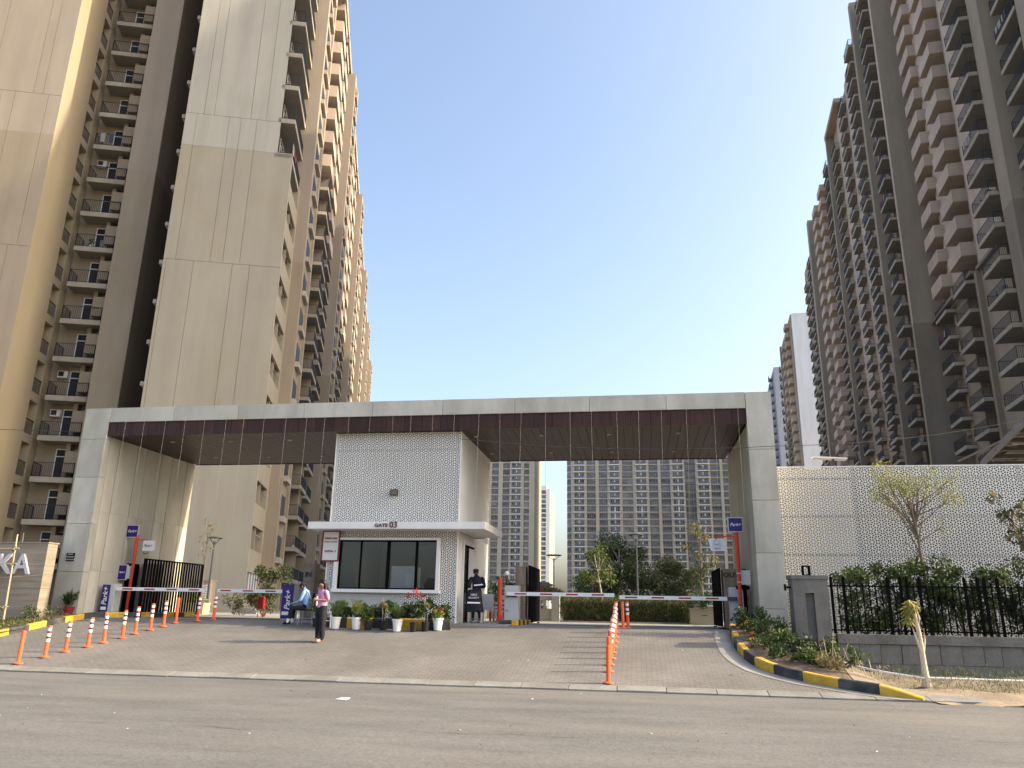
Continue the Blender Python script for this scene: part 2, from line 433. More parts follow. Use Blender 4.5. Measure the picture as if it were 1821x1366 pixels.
# cement gutter inside the right kerb
g = MB()
for (a, b) in zip(KR[:-1], KR[1:]):
    w = .44
    g.poly([(a[0]-w, a[1]-.02, gz(a[1])+.006), (a[0]-.02, a[1], gz(a[1])+.006), (b[0]-.02, b[1], gz(b[1])+.006), (b[0]-w, b[1]-.02, gz(b[1])+.006)])
structure(g.build('gutter', 'cement'))
structure(MB().poly([(-15.6, 24.3, 1.106), (2.4, 24.3, 1.106), (2.4, 25.6, 1.106), (-15.6, 25.6, 1.106)]).build('gate_strip', 'cement'))

def kerb_run(name, label, pts, bl, w, h, side=1, off=0, group=None, end_taper=False, black='kerb_black'):
    root = thing(name, label, 'kerb', group=group)
    P = [Vector((x, y, 0)) for x, y in pts]
    seg = [(b - a).length for a, b in zip(P[:-1], P[1:])]; tot = sum(seg)
    def at(s):
        s = min(max(s, 0), tot)
        for a, b, l in zip(P[:-1], P[1:], seg):
            if s <= l + 1e-6: return a.lerp(b, s / l)
            s -= l
        return P[-1]
    n = max(1, round(tot / bl))
    for i in range(n):
        s0, s1 = tot * i / n + .008, tot * (i + 1) / n - .008
        v0 = []; K = 3
        mb = MB()
        rings = []
        for k in range(K + 1):
            s = s0 + (s1 - s0) * k / K
            p = at(s); d = (at(s + .15) - at(s - .15)).normalized(); nrm = Vector((d.y, -d.x, 0)) * side
            z = gz(p.y)
            hh = h * (min(1, .25 + (s / .9)) if end_taper else 1) + rnd.uniform(-.004, .004)
            a = p; b = p + nrm * w
            rings.append([(a.x, a.y, z - .1), (a.x, a.y, z + hh - .025), (a.x + nrm.x * .025, a.y + nrm.y * .025, z + hh), (b.x, b.y, z + hh), (b.x, b.y, z - .1)])
        for rg in rings: mb.v += rg
        for k in range(K):
            for q in range(4):
                mb.f.append((k*5+q, k*5+q+1, (k+1)*5+q+1, (k+1)*5+q)); mb.m.append(0)
        mb.f.append((4, 3, 2, 1, 0)); mb.f.append(tuple(K*5+q for q in range(5))); mb.m += [0, 0]
        col = 'kerb_yellow' if (i + off) % 2 == 0 else black
        o = mb.build('kerb_block', col, root)
        o['label'] = 'yellow kerb block' if (i + off) % 2 == 0 else 'black kerb block'
    return root
kerb_run('kerb', 'yellow and black kerb curving round the planted bed at the exit side', KR, .80, .16, .2, side=1, off=0, end_taper=True)
KL = [(-18.6, 17.6), (-18.3, 19.0), (-18.02, 20.3), (-17.9, 21.4), (-17.85, 22.4), (-17.7, 23.2), (-17.4, 23.9), (-17.0, 24.4), (-16.8, 25.2), (-16.8, 28.5)]
kerb_run('kerb', 'yellow and black kerb beside the weedy bed under the sign wall', KL, .66, .16, .17, side=-1, off=0)
kerb_run('kerb', 'yellow and black planter kerb in front of the guard cabin', [(-9.4, 22.95), (-5.45, 22.95)], .75, .14, .30, side=-1, off=1)
kerb_run('kerb', 'short yellow and black kerb round the centre barrier base', [(-4.35, 24.75), (-3.75, 24.75), (-3.7, 27.4)], .42, .12, .16, side=-1, off=1)

def sheet(name, m, x0, x1, y0, y1, nx, ny, zf, keep=None):
    xs = np.linspace(x0, x1, nx); ys_ = np.linspace(y0, y1, ny)
    v = [(x, y, zf(x, y)) for y in ys_ for x in xs]
    f = []
    for j in range(ny - 1):
        for i in range(nx - 1):
            cx_, cy_ = (xs[i] + xs[i+1]) / 2, (ys_[j] + ys_[j+1]) / 2
            if keep and not keep(cx_, cy_): continue
            f.append((j*nx+i, j*nx+i+1, (j+1)*nx+i+1, (j+1)*nx+i))
    me = bpy.data.meshes.new(name); me.from_pydata(v, [], f); me.materials.append(M[m])
    me.polygons.foreach_set('use_smooth', [True] * len(f)); me.update()
    return structure(inst(name, me))
from mathutils import noise as mn
def nz(x, y, s=1.0, a=.05): return mn.noise(Vector((x * s, y * s, 3.1))) * a
def right_z(x, y):
    if x < 4.3: z = gz(y) + .12
    else:
        k = min(1, (x - 4.3) / 1.2)
        z = (gz(y) + .12) * (1 - k) + k * (.05 + min(max(y - 17.6, 0), 3) * .05)
    if y < 17.7: z = min(z, .02 + (y - 16.9) * .1)
    return z + nz(x, y, .9, .09) + nz(x, y, 3, .03)
sheet('soil_bed', 'soil', 2.3, 4.95, 17.0, 25.0, 30, 70, right_z, lambda x, y: x > kr_x(y) + .1 and not (x > 4.4 and y < 19.6))
sheet('sand_verge', 'sand', 3.9, 40, 16.75, 21.95, 220, 40, lambda x, y: right_z(x, y) + (.012 if x > 4.2 else -.1), lambda x, y: x > kr_x(y) + .15 and x > 4.35 - max(0, 18.3 - y) * .4 and y < 18.75 + .25 * math.sin(x * 1.7))
sheet('soil_bed', 'soil_brown', 4.3, 40, 18.3, 21.95, 220, 30, right_z, lambda x, y: x > 4.4)
def left_z(x, y): return gz(y) + .10 + nz(x, y, .8, .08)
sheet('soil_bed', 'soil', -34, -17.9, 17.3, 25.2, 60, 40, left_z, lambda x, y: x < -17.95 - .3 * (y < 19.5))
# retaining wall below the fence
rw = thing('retaining_wall', 'rough grey cement retaining wall with scored joints below the black fence', 'wall')
rw.location = (4.95, 21.72, 0)
rm = [MB().box(0, 0, .0, 1.19, .2, .42).mesh('cement_panel', 'cement_dark'), MB().box(0, -.04, .90, 1.198, .24, 1.12).mesh('coping', 'cement_dark')]
rm2 = [MB().box(0, .02, .43, .388, .2, .89).mesh('cement_panel', 'cement_dark'), MB().box(0, .02, .43, .49, .2, .89).mesh('cement_panel', 'cement_dark')]
x = 0
while x < 31:
    k = rnd.randrange(2); inst('cement_panel', rm2[k], rw, (x, rnd.uniform(-.01, .01), rnd.uniform(-.006, .006))); x += (.4, .502)[k]
for i in range(26):
    for k, me in enumerate(rm):
        inst(me.name.split('.')[0], me, rw, (i * 1.2, rnd.uniform(-.008, .008), 0))
MB().box(0, .05, 0, 31, .2, 1.0).build('core', 'cement_dark', rw)

# ------------------------------------------------------------------ gate portal
PX0, PX1, PY0, PY1, PZT = -19.35, 4.2, 24.1, 29.9, 8.22
SOF = 7.22
portal = thing('gate_portal', 'wide concrete entrance portal with dark wood soffit spanning the driveway', 'gateway')
# front beam panels
n = 9
for i in range(n):
    a = PX0 + 1.0 + (PX1 - .78 - PX0 - 1.0) * i / n; b = PX0 + 1.0 + (PX1 - .78 - PX0 - 1.0) * (i + 1) / n
    MB().box(a + .006, PY0, 7.71, b - .006, PY0 + .3, PZT).build('concrete_panel', 'concrete', portal)
def col_panels(x0, x1, zs):
    for a, b in zip(zs[:-1], zs[1:]):
        MB().box(x0, PY0 - .003, a + .006, x1, PY0 + .3, b - .006).build('concrete_panel', 'concrete', portal)
col_panels(PX0, -18.42, [.9, 2.55, 4.15, 5.75, 7.1, PZT])
MB().box(-18.42, PY0 - .003, 7.71, PX0 + 1.0 - .006, PY0 + .3, PZT).build('concrete_panel', 'concrete', portal)
col_panels(3.43, PX1, [.9, 1.72, 3.3, 4.85, 6.4, PZT])
# deep side walls: inner face panels with open dark joints
for (xi, xo, s) in ((-18.42, PX0 + .05, 1), (3.43, PX1 - .02, -1)):
    lo_, hi_ = min(xi, xo), max(xi, xo)
    MB().box(lo_ + (.0 if s > 0 else .06), PY0 + .3, .9, hi_ - (.06 if s > 0 else .0), PY1 - .04, PZT - .03).build('side_core', 'groove_dark', portal)
    cuts = [PY0 + .3, 24.95, 26.0, 26.55, 27.55, 28.25, 29.3, PY1]
    for a, b in zip(cuts[:-1], cuts[1:]):
        zc = [.9, 2.6, 4.6, SOF] if s > 0 else [.9, SOF]
        for za, zb in zip(zc[:-1], zc[1:]):
            x0_, x1_ = (hi_ - .06, hi_) if s > 0 else (lo_, lo_ + .06)
            g_ = .018 if s > 0 else .004
            MB().box(x0_, a + g_, za + .003, x1_, b - g_, zb - .003).build('concrete_panel', 'concrete_inner_lit' if s > 0 else 'concrete_shade', portal)
    xs_ = (lo_ - .05, lo_) if s > 0 else (hi_, hi_ + .02)
    MB().box(xs_[0], PY0 + .3, .9, xs_[1], PY1, PZT - .01).build('outer_skin', 'concrete', portal)
MB().box(PX0 + .02, PY0 + .31, PZT - .2, PX1 - .02, PY1, PZT - .006).build('roof_slab', 'concrete', portal)
MB().box(PX0 + 1, PY1 - .1, SOF + .1, PX1 - .8, PY1 + .1, PZT - .21).build('rear_beam', 'concrete', portal)
# wood fascia boards and soffit boards
bw = .62; x = -18.72; i = 0
while x < 3.42:
    x2 = min(x + bw, 3.425)
    MB().box(x + .006, PY0 + .06 + rnd.uniform(0, .004), SOF, x2 - .004, PY0 + .2, 7.705).build('fascia_board', 'wood_fascia', portal)
    x = x2
MB().box(-18.36, PY0 + .25, SOF + .05, 3.36, PY1 - .12, SOF + .1).build('soffit_backing', 'groove_dark', portal)
x = -18.36
while x < 3.36:
    x2 = min(x + .30, 3.37)
    if x2 - x > .05: MB().box(x + .006, PY0 + .205, SOF + rnd.uniform(0, .004), x2 - .006, PY1, SOF + .045).build('soffit_board', 'wood_soffit', portal)
    x = x2
MB().box(-18.36, PY1 - .05, SOF - .02, 3.37, PY1 + .02, SOF + .09).build('edge_trim', 'wood_fascia', portal)
dl = MB().lathe([(.07, 0), (.085, .012), (.085, .03)], seg=14).mesh('downlight', 'bark_pale')
for i in range(9):
    for yy in (25.3, 28.3):
        xx = -16.6 + i * 2.25
        if -10.3 < xx < -5.4: continue
        inst('downlight', dl, portal, (xx, yy, SOF - .03))
inst('downlight', dl, portal, (-18.5, PY0 + .05, SOF + .12)).rotation_euler = (R90, 0, 0)
# small dark notice on the left column
nb = thing('notice_plate', 'small black notice plate with three lines on the left concrete column', 'notice', (-18.98, PY0 - .03, 3.03))
MB().box(-.15, 0, -.13, .15, .02, .13).build('plate', 'frame_black', nb)
for k, (w_, zz) in enumerate(((.10, .085), (.15, .0), (.25, -.085))):
    text(['WATER', 'HYDRANT', 'PUMP ROOM'][k], .06, nb, (0, -.006, zz), (R90, 0, 0), 'frame_white', ext=.001)

# hanging fairy-light strings
strs = []
for i in range(30):
    xx = -18.4 + i * .742 + rnd.uniform(-.08, .08)
    L_ = rnd.uniform(2.2, 3.6) if not (-9.9 < xx < -5.9) else rnd.uniform(1.0, 1.6)
    yy = PY0 - .05
    mb = MB(); dx = rnd.uniform(-.05, .05)
    mb.tube([(0, 0, 0), (dx * .4, 0, -L_ * .5), (dx, 0, -L_)], .0035, 4)
    for k in range(int(L_ / .22)):
        z_ = -.12 - k * .22; mb.box(dx * -z_ / L_ - .006, -.006, z_ - .02, dx * -z_ / L_ + .006, .006, z_)
    o = mb.build('light_string', 'string_pale', None, loc=(xx, yy, 7.8))
    tag(o, 'thin fairy light string hanging from the top of the wooden portal fascia', 'light string', 'fairy light strings along the portal')

# ------------------------------------------------------------------ perforated screens
def screen_mesh(w, h, s, t=.014, k=.66, holes=(), mat_='screen_white'):
    """panel in the XZ plane, front at y=0, back at y=t; kites cut out of a triangle lattice with vertical lines"""
    V = []; F = []
    c = s * math.sqrt(3) / 2
    nc = int(math.ceil(w / c)); nr = int(math.ceil(h / s)) + 1
    def quadring(q):
        q = [(min(max(a, 0), w), min(max(b, 0), h)) for a, b in q]
        ar = abs(sum(q[i][0]*q[(i+1) % 4][1] - q[(i+1) % 4][0]*q[i][1] for i in range(4))) / 2
        if ar < 1e-7: return
        cx_ = sum(p[0] for p in q) / 4; cz_ = sum(p[1] for p in q) / 4
        for (a0, b0, a1, b1) in holes:
            if a0 < cx_ < a1 and b0 < cz_ < b1: return
        n = len(V)
        V.extend((p[0], 0, p[1]) for p in q)
        small = ar < .3 * (.433 * s * s / 3)
        if small:
            F.append((n, n+1, n+2, n+3)); return
        inn = [(cx_ + (p[0] - cx_) * k, cz_ + (p[1] - cz_) * k) for p in q]
        V.extend((p[0], 0, p[1]) for p in inn); V.extend((p[0], t, p[1]) for p in inn)
        for i in range(4):
            j = (i + 1) % 4
            F.append((n+i, n+j, n+4+j, n+4+i)); F.append((n+4+i, n+4+j, n+8+j, n+8+i))
    for i in range(nc):
        o0 = 0 if i % 2 == 0 else s / 2
        o1 = s / 2 if i % 2 == 0 else 0
        xa, xb = i * c, (i + 1) * c
        for j in range(-1, nr):
            # two triangles per cell
            A = (xa, j*s + o0); A2 = (xa, (j+1)*s + o0)
            if o0 < o1: B = (xb, j*s + o1); B2 = (xb, (j+1)*s + o1)
            else: B = (xb, (j+1)*s + o1); B2 = (xb, (j+2)*s + o1)
            for T in ((A, B, A2), (A2, B, B2)):
                g = (sum(p[0] for p in T)/3, sum(p[1] for p in T)/3)
                for q in range(3):
                    p = T[q]; m1 = ((p[0]+T[(q+1) % 3][0])/2, (p[1]+T[(q+1) % 3][1])/2); m2 = ((p[0]+T[(q+2) % 3][0])/2, (p[1]+T[(q+2) % 3][1])/2)
                    quadring([p, m1, g, m2])
    me = np_mesh('screen_panel', V, F, mat_)
    return me

HX0, HX1, HY0, HY1 = -10.0, -5.68, 24.5, 29.6
hut = thing('guard_cabin', 'white guard cabin clad in perforated lattice panels under the portal', 'cabin')
# upper front: two panels split by a seam; lower front with window opening
sc = .164
H1 = 4.15
o = inst('screen_panel', screen_mesh(HX1 - HX0, 6.62 - H1 - .01, sc), hut, (HX0, HY0, H1))
o = inst('screen_panel', screen_mesh(HX1 - HX0, SOF - 6.62 - .01, sc), hut, (HX0, HY0, 6.62))
wx0, wx1, wz0, wz1 = -9.72, -6.22, 2.06, 3.73
o = inst('screen_panel', screen_mesh(HX1 - HX0, 3.95 - 1.12, sc, holes=[(wx0 - HX0, wz0 - 1.12, wx1 - HX0, wz1 - 1.12)]), hut, (HX0, HY0, 1.12))
# right side: rotate so that panel runs along +Y, facing +X
o = inst('screen_panel', screen_mesh(HY1 - HY0, SOF - H1, sc, k=.56), hut, (HX1 + .0, HY0 + .0, H1), rz=R90)
dy0, dy1, dz1 = 25.35, 27.15, 3.62
o = inst('screen_panel', screen_mesh(HY1 - HY0, 3.95 - 1.12, sc, k=.6, holes=[(dy0 - .12 - HY0, 0, dy1 + .12 - HY0, dz1 + .12 - 1.12)]), hut, (HX1, HY0, 1.12), rz=R90)
# left side
o = inst('screen_panel', screen_mesh(HY1 - HY0, SOF - 1.12, sc), hut, (HX0, HY1, 1.12), rz=-R90)
# corner trims
for (cx_, cy_) in ((HX0, HY0), (HX1, HY0), (HX1, HY1)):
    MB().box(cx_ - .02, cy_ - .02, 1.1, cx_ + .02, cy_ + .02, SOF).build('corner_trim', 'screen_white', hut)
b = MB()
b.box(HX0 + .07, HY0 + .09, H1, HX1 - .09, HY1 - .07, SOF - .002)                # upper core
b.build('inner_core', 'backing_dark', hut)
b = MB()
b.box(HX0 + .07, HY0 + .07, 1.11, wx0, HY0 + .16, 3.95); b.box(wx1, HY0 + .07, 1.11, HX1 - .09, HY0 + .16, 3.95)
b.box(wx0, HY0 + .07, 1.11, wx1, HY0 + .16, wz0); b.box(wx0, HY0 + .07, wz1, wx1, HY0 + .16, 3.95)
b.box(HX1 - .17, HY0 + .17, 1.11, HX1 - .09, dy0, 3.95); b.box(HX1 - .17, dy1, 1.11, HX1 - .09, HY1 - .1, 3.95); b.box(HX1 - .17, dy0, dz1, HX1 - .09, dy1, 3.95)
b.box(HX0 + .07, HY0 + .17, 1.11, HX0 + .16, HY1 - .1, 3.95)
b.build('backing_wall', 'backing_dark', hut)
b = MB(); b.box(HX0 + .18, HY1 - .35, 1.12, HX1 - .2, HY1 - .25, 3.9); b.build('room_wall', 'interior_wall', hut)
b = MB(); b.box(HX0 + .165, HY0 + .165, 1.12, HX0 + .2, HY1 - .36, 3.9); b.build('room_wall', 'interior_wall', hut)
b = MB(); b.box(HX0 + .1, HY0 + .17, 3.85, HX1 - .18, HY1 - .3, 3.94); b.build('room_ceiling', 'interior_wall', hut)
b = MB(); b.box(HX0 + .1, HY0 + .17, 1.12, HX1 - .05, HY1 - .3, 1.16); b.build('room_floor', 'interior_floor', hut)
# window
wf = MB()
t0 = .11
wf.box(wx0, HY0 - .13, wz0, wx0 + t0, HY0 + .1, wz1); wf.box(wx1 - t0, HY0 - .13, wz0, wx1, HY0 + .1, wz1)
wf.box(wx0 + t0, HY0 - .13, wz1 - .07, wx1 - t0, HY0 + .1, wz1); wf.box(wx0 - .03, HY0 - .17, wz0 - .04, wx1 + .03, HY0 + .1, wz0 + .06)
win = wf.build('window', 'frame_white', hut)
wb = MB(); xi0, xi1, zi0, zi1 = wx0 + t0, wx1 - t0, wz0 + .06, wz1 - .07
for (a, b_) in ((xi0, xi0 + .06), (-8.9, -8.85), (-8.0, -7.9), (-7.05, -6.97), (xi1 - .05, xi1)):
    wb.box(a, HY0 + .0, zi0, b_, HY0 + .06, zi1)
wb.box(xi0, HY0, zi0, xi1, HY0 + .06, zi0 + .05); wb.box(xi0, HY0, zi1 - .05, xi1, HY0 + .06, zi1)
wb.build('sash', 'frame_black', win)
gm = bpy.data.materials.new('window_glass'); gm.use_nodes = True
t = gm.node_tree; bs = t.nodes['Principled BSDF']
gl = t.nodes.new('ShaderNodeBsdfGlossy'); gl.inputs['Roughness'].default_value = .02; gl.inputs['Color'].default_value = (.8, .85, .9, 1)
tr = t.nodes.new('ShaderNodeBsdfTransparent'); tr.inputs['Color'].default_value = (.92, .94, .95, 1)
fr = t.nodes.new('ShaderNodeFresnel'); fr.inputs['IOR'].default_value = 1.5
mx = t.nodes.new('ShaderNodeMixShader')
t.links.new(fr.outputs[0], mx.inputs[0]); t.links.new(tr.outputs[0], mx.inputs[1]); t.links.new(gl.outputs[0], mx.inputs[2])
t.links.new(mx.outputs[0], t.nodes['Material Output'].inputs['Surface'])
M['window_glass'] = gm
for (a, b_) in ((xi0 + .06, -8.9), (-8.85, -8.0), (-7.9, -7.05), (-6.97, xi1 - .05)):
    MB().box(a, HY0 + .025, zi0 + .05, b_, HY0 + .035, zi1 - .05).build('pane', 'window_glass', win)
# door
dr = MB()
dr.box(HX1 - .1, dy0 - .12, 1.13, HX1 + .06, dy0, dz1 + .12); dr.box(HX1 - .1, dy1, 1.13, HX1 + .06, dy1 + .12, dz1 + .12); dr.box(HX1 - .1, dy0, dz1, HX1 + .06, dy1, dz1 + .12)
door = dr.build('door', 'frame_white', hut)
MB().box(HX1 - .06, dy0, 1.16, HX1 - .01, dy0 + .07, dz1).box(HX1 - .06, dy0 + .88, 1.16, HX1 - .01, dy0 + .97, dz1).box(HX1 - .06, dy0, dz1 - .06, HX1 - .01, dy1, dz1 - .002).build('door_frame', 'frame_black', door)
MB().box(HX1 - .04, dy0 + .07, 1.2, HX1 - .03, dy0 + .88, dz1 - .06).build('pane', 'window_glass', door)
MB().box(HX1 - .055, dy0 + .97, 1.16, HX1 - .02, dy1 - .003, dz1 - .06).build('door_leaf', 'frame_white', door)
# canopy
cp = MB(); cz0, cz1 = 3.95, 4.17
cp.box(-10.42, 23.7, cz0, -4.66, 24.48, cz1); cp.box(HX1 + .03, 24.48, cz0, -4.66, 26.92, cz1); cp.box(-10.42, 24.48, cz0, HX0 - .03, 26.9, cz1)
can = cp.build('canopy', 'white_panel', hut)
text('GATE', .15, can, (-7.98, 23.69, 4.05), (R90, 0, 0), 'letter_brown', ext=.012, bold=.004, sx=1.15)
text('03', .27, can, (-7.58, 23.69, 4.065), (R90, 0, 0), 'letter_brown', ext=.012, bold=.004)
lb = MB().box(-7.99, HY0 - .1, 5.10, -7.73, HY0 - .005, 5.30).build('wall_lamp', 'lamp_grey', hut)
MB().box(-7.965, HY0 - .115, 5.13, -7.755, HY0 - .1, 5.27).build('lamp_cover', 'bark', lb)
# sign board
sg = thing('gate_sign', 'white sign board with maroon frame and lettering hanging at the cabin corner', 'sign', (-9.87, 24.36, 3.46), 0)
MB().box(-.26, 0, -.45, .26, .02, .45).build('board', 'sign_white', sg)
MB().box(-.30, -.01, -.49, .30, .03, -.45).box(-.30, -.01, .45, .30, .03, .49).box(-.30, -.01, -.45, -.26, .03, .45).box(.26, -.01, -.45, .30, .03, .45).build('frame', 'maroon', sg)
text('EUREKA PARK', .088, sg, (0, -.006, .24), (R90, 0, 0), 'maroon', ext=.002, bold=.003, sx=.78)
text('SECTOR - 150, NOIDA', .062, sg, (0, -.006, .13), (R90, 0, 0), 'maroon', ext=.002, bold=.001, sx=.74)
text('GATE No - 3', .090, sg, (0, -.006, -.17), (R90, 0, 0), 'maroon', ext=.002, bold=.003, sx=.78)
for k in (-1, 1): MB().tube([(k * .2, .01, .49), (k * .2, .08, .52)], .008, 5).build('bracket', 'frame_black', sg)
# furniture seen dimly in the cabin
dk = thing('desk', 'dark desk with papers inside the guard cabin behind the window', 'desk', (-7.3, 25.15, 1.16))
MB().box(-1.1, -.35, .72, 1.1, .35, .76).build('desk_top', 'interior_wall', dk)
for k in (-1, 1): MB().box(k * 1.05 - .03, -.3, 0, k * 1.05 + .03, .3, .72).build('side_panel', 'interior_floor', dk)
cu_ = thing('cupboard', 'pale steel cupboard with a paper notice inside the cabin window', 'cupboard', (-7.75, 25.9, 1.16))
MB().box(-.45, -.2, 0, .45, .2, 1.75).build('carcass', 'sign_white', cu_); MB().box(-.43, -.215, .05, -.01, -.2, 1.7).box(.01, -.215, .05, .43, -.2, 1.7).build('door', 'sign_white', cu_)
MB().box(-.05 + .1, -.222, 1.1, .35, -.216, 1.5).build('notice_sheet', 'paper', cu_)
pn = thing('notice_board', 'pale notice sheets pinned on the rear wall inside the cabin', 'notice board', (-7.1, HY1 - .37, 2.6))
MB().box(-.5, 0, -.45, .5, .02, .45).build('board', 'sign_white', pn)
MB().box(-.35, -.01, -.3, -.02, 0, .3).box(.06, -.01, -.2, .36, 0, .28).build('notice_sheet', 'paper', pn)
oc = thing('office_chair', 'dark high-backed chair inside the cabin behind the glass', 'chair', (-6.75, 25.35, 1.30))
MB().box(-.25, -.25, .42, .25, .25, .5).build('seat', 'black_cloth', oc)
MB().prism([(-.24, .2, .5), (.24, .2, .5), (.26, .24, 1.0), (.17, .26, 1.22), (-.17, .26, 1.22), (-.26, .24, 1.0)], (0, .08, 0)).build('backrest', 'black_cloth', oc)
MB().tube([(0, 0, .03), (0, 0, .42)], .03, 8).box(-.25, -.03, 0, .25, .03, .04).box(-.03, -.25, 0, .03, .25, .04).build('leg', 'frame_black', oc)

structure(MB().box(-9.42, 23.62, 1.0, -3.95, 31.0, 1.135).build('cabin_platform', 'cement'))
structure(MB().box(-9.3, 23.09, .9, -5.55, 23.62, 1.21).build('planter_soil', 'soil'))

# right perforated wall
pw = thing('lattice_wall', 'tall white perforated lattice wall behind the fence right of the portal', 'wall', (4.24, 24.9, 0))
s2 = .1925; pwid = 14 * s2 * math.sqrt(3) / 2; ph = 6 * s2
pm = screen_mesh(pwid - .012, ph - .012, s2, t=.018, k=.70)
pmt = screen_mesh(pwid - .012, ph * .30, s2, t=.018, k=.70)
for i in range(8):
    for j in range(4):
        inst('screen_panel', pm, pw, (i * pwid, rnd.uniform(0, .006), 1.0 + .0 + j * ph))
    inst('screen_panel', pmt, pw, (i * pwid, rnd.uniform(0, .006), 1.0 + 4 * ph))
topz = 1.0 + 4 * ph + ph * .30
MB().box(0, -.005, topz, 8 * pwid, .05, topz + .03).build('top_trim', 'screen_white', pw)
for i in range(9): MB().box(i * pwid - .03, .06, 1, i * pwid + .03, .2, topz).build('post', 'backing_grey', pw)
for j in range(5): MB().box(0, .07, 1.0 + j * ph - .03, 8 * pwid, .12, 1.0 + j * ph + .03).build('rail', 'backing_grey', pw)
MB().box(0, .3, 1, 2.3, .5, topz - .02).build('backing_wall', 'backing_cream', pw)
MB().box(2.3, .3, 1, 8 * pwid, .5, topz - .02).build('backing_wall', 'backing_grey', pw)

# ------------------------------------------------------------------ apartment towers
ZC = 34.3     # height where the paint changes
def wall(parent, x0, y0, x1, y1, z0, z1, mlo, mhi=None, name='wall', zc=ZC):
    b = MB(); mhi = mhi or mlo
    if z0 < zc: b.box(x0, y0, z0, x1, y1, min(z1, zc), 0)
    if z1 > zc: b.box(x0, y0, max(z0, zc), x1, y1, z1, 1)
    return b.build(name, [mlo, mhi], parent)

def balcony_protos(W, Dp, open_left=True, open_right=True, label=''):
    """balcony in local coords: x 0..W along wall, projecting to -y, slab top at z=0"""
    P = {}
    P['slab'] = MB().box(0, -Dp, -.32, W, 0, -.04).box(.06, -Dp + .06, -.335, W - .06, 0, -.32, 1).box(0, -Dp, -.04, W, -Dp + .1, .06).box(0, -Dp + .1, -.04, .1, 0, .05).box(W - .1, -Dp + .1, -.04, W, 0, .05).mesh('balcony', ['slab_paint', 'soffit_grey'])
    r = MB()
    def run(a, b_, n):
        for i in range(n + 1):
            p = Vector(a).lerp(Vector(b_), i / n); w = .022 if i in (0, n) else .009
            r.box(p.x - w, p.y - w, .06, p.x + w, p.y + w, 1.1)
        x0_, x1_ = sorted((a[0], b_[0])); y0_, y1_ = sorted((a[1], b_[1]))
        r.box(x0_ - .02, y0_ - .02, 1.08, x1_ + .02, y1_ + .02, 1.12); r.box(x0_ - .012, y0_ - .012, .12, x1_ + .012, y1_ + .012, .15)
    run((.05, -Dp + .05), (W - .05, -Dp + .05), max(6, int(W / .13)))
    if open_left: run((.05, -Dp + .05), (.05, -.05), max(3, int(Dp / .14)))
    if open_right: run((W - .05, -Dp + .05), (W - .05, -.05), max(3, int(Dp / .14)))
    P['rail'] = r.mesh('railing', 'rail_metal')
    h = .22; dh = 2.35; x0_ = W * .3; dw = min(1.7, W * .55)
    d = MB()
    for xx in (x0_, x0_ + dw / 2 - .04, x0_ + dw - .07): d.box(xx, -.06, .05, xx + .07, 0, dh)
    for zz in (.05, 1.75, dh - .07): d.box(x0_, -.055, zz, x0_ + dw, 0, zz + .07)
    P['door'] = d.mesh('door', 'door_white')
    P['glass'] = MB().box(x0_ + .02, -.03, .1, x0_ + dw - .02, .0, dh - .03).mesh('pane', 'glass_dark')
    P['ac'] = MB().box(.12, -.42, 1.75, .82, -.08, 2.22).box(.17, -.43, 1.8, .55, -.42, 2.17, 1).box(.12, -.42, 1.7, .82, -.02, 1.75).mesh('air_conditioner', ['ac_white', 'glass_dark'])
    for v_ in range(3):
        cl = MB(); n_ = rnd.randint(2, 5); a = rnd.uniform(.15, .5)
        for k in range(n_):
            ww = rnd.uniform(.25, .6); z_ = rnd.uniform(.2, .65)
            if a + ww > W - .1: break
            cl.prism([(a, -Dp - .01, 1.13), (a + ww, -Dp - .01, 1.13), (a + ww - .02, -Dp - .03, z_ + rnd.uniform(-.05, .05)), (a + .02, -Dp - .02, z_)], (0, .015, 0), rnd.randrange(3))
            a += ww + rnd.uniform(.03, .4)
        P['wash%d' % v_] = cl.mesh('laundry', ['cloth_blue', 'cloth_white', 'cloth_red'])
    for v_ in range(2):
        cl = MB(); x_ = rnd.uniform(.3, W * .4)
        cl.lathe([(.12, 0), (.15, .3), (.0, .3)], c=(x_, -Dp + .35, .0), seg=8, mi=0)
        for q_ in range(9): 
            ax, az = x_ + rnd.uniform(-.2, .2), rnd.uniform(.35, .95)
            cl.poly([(ax, -Dp + .35, az), (ax + .16, -Dp + .3, az + .08), (ax + .1, -Dp + .4, az + .2), (ax - .06, -Dp + .38, az + .12)], 1)
        cl.box(W * .6, -Dp + .3, 0, W * .6 + .5, -Dp + .7, rnd.uniform(.5, .9), 2)
        P['clutter%d' % v_] = cl.mesh('balcony_items', ['pot_white', 'leaf_dark', ['interior_floor', 'cabinet_grey'][v_]])
    P['box'] = MB().box(0, -Dp, -.30, W, 0, -.04).box(0, -Dp, -.04, W, -Dp + .12, 1.15).box(0, -Dp + .12, -.04, .12, 0, 1.15).box(W - .12, -Dp + .12, -.04, W, 0, 1.15).mesh('balcony', 'pink_paint')
    return P
def put_balcony(parent, P, x, y, z, rz, solid=False, doors=True, rail=True):
    if solid:
        o = inst('balcony', P['box'], parent, (x, y, z), rz)
        if doors: d = inst('door', P['door'], o)
        return o
    o = inst('balcony', P['slab'], parent, (x, y, z), rz)
    if rail: inst('railing', P['rail'], o)
    if doors:
        inst('door', P['door'], o); inst('pane', P['glass'], o)
    q = rnd.random()
    if q > .72 and q < .9: tag(inst('balcony_items', P['clutter%d' % rnd.randrange(2)], o), kind='stuff')
    if q < .14: inst('air_conditioner', P['ac'], o)
    elif q < .26: tag(inst('laundry', P['wash%d' % rnd.randrange(3)], o), kind='stuff')
    return o

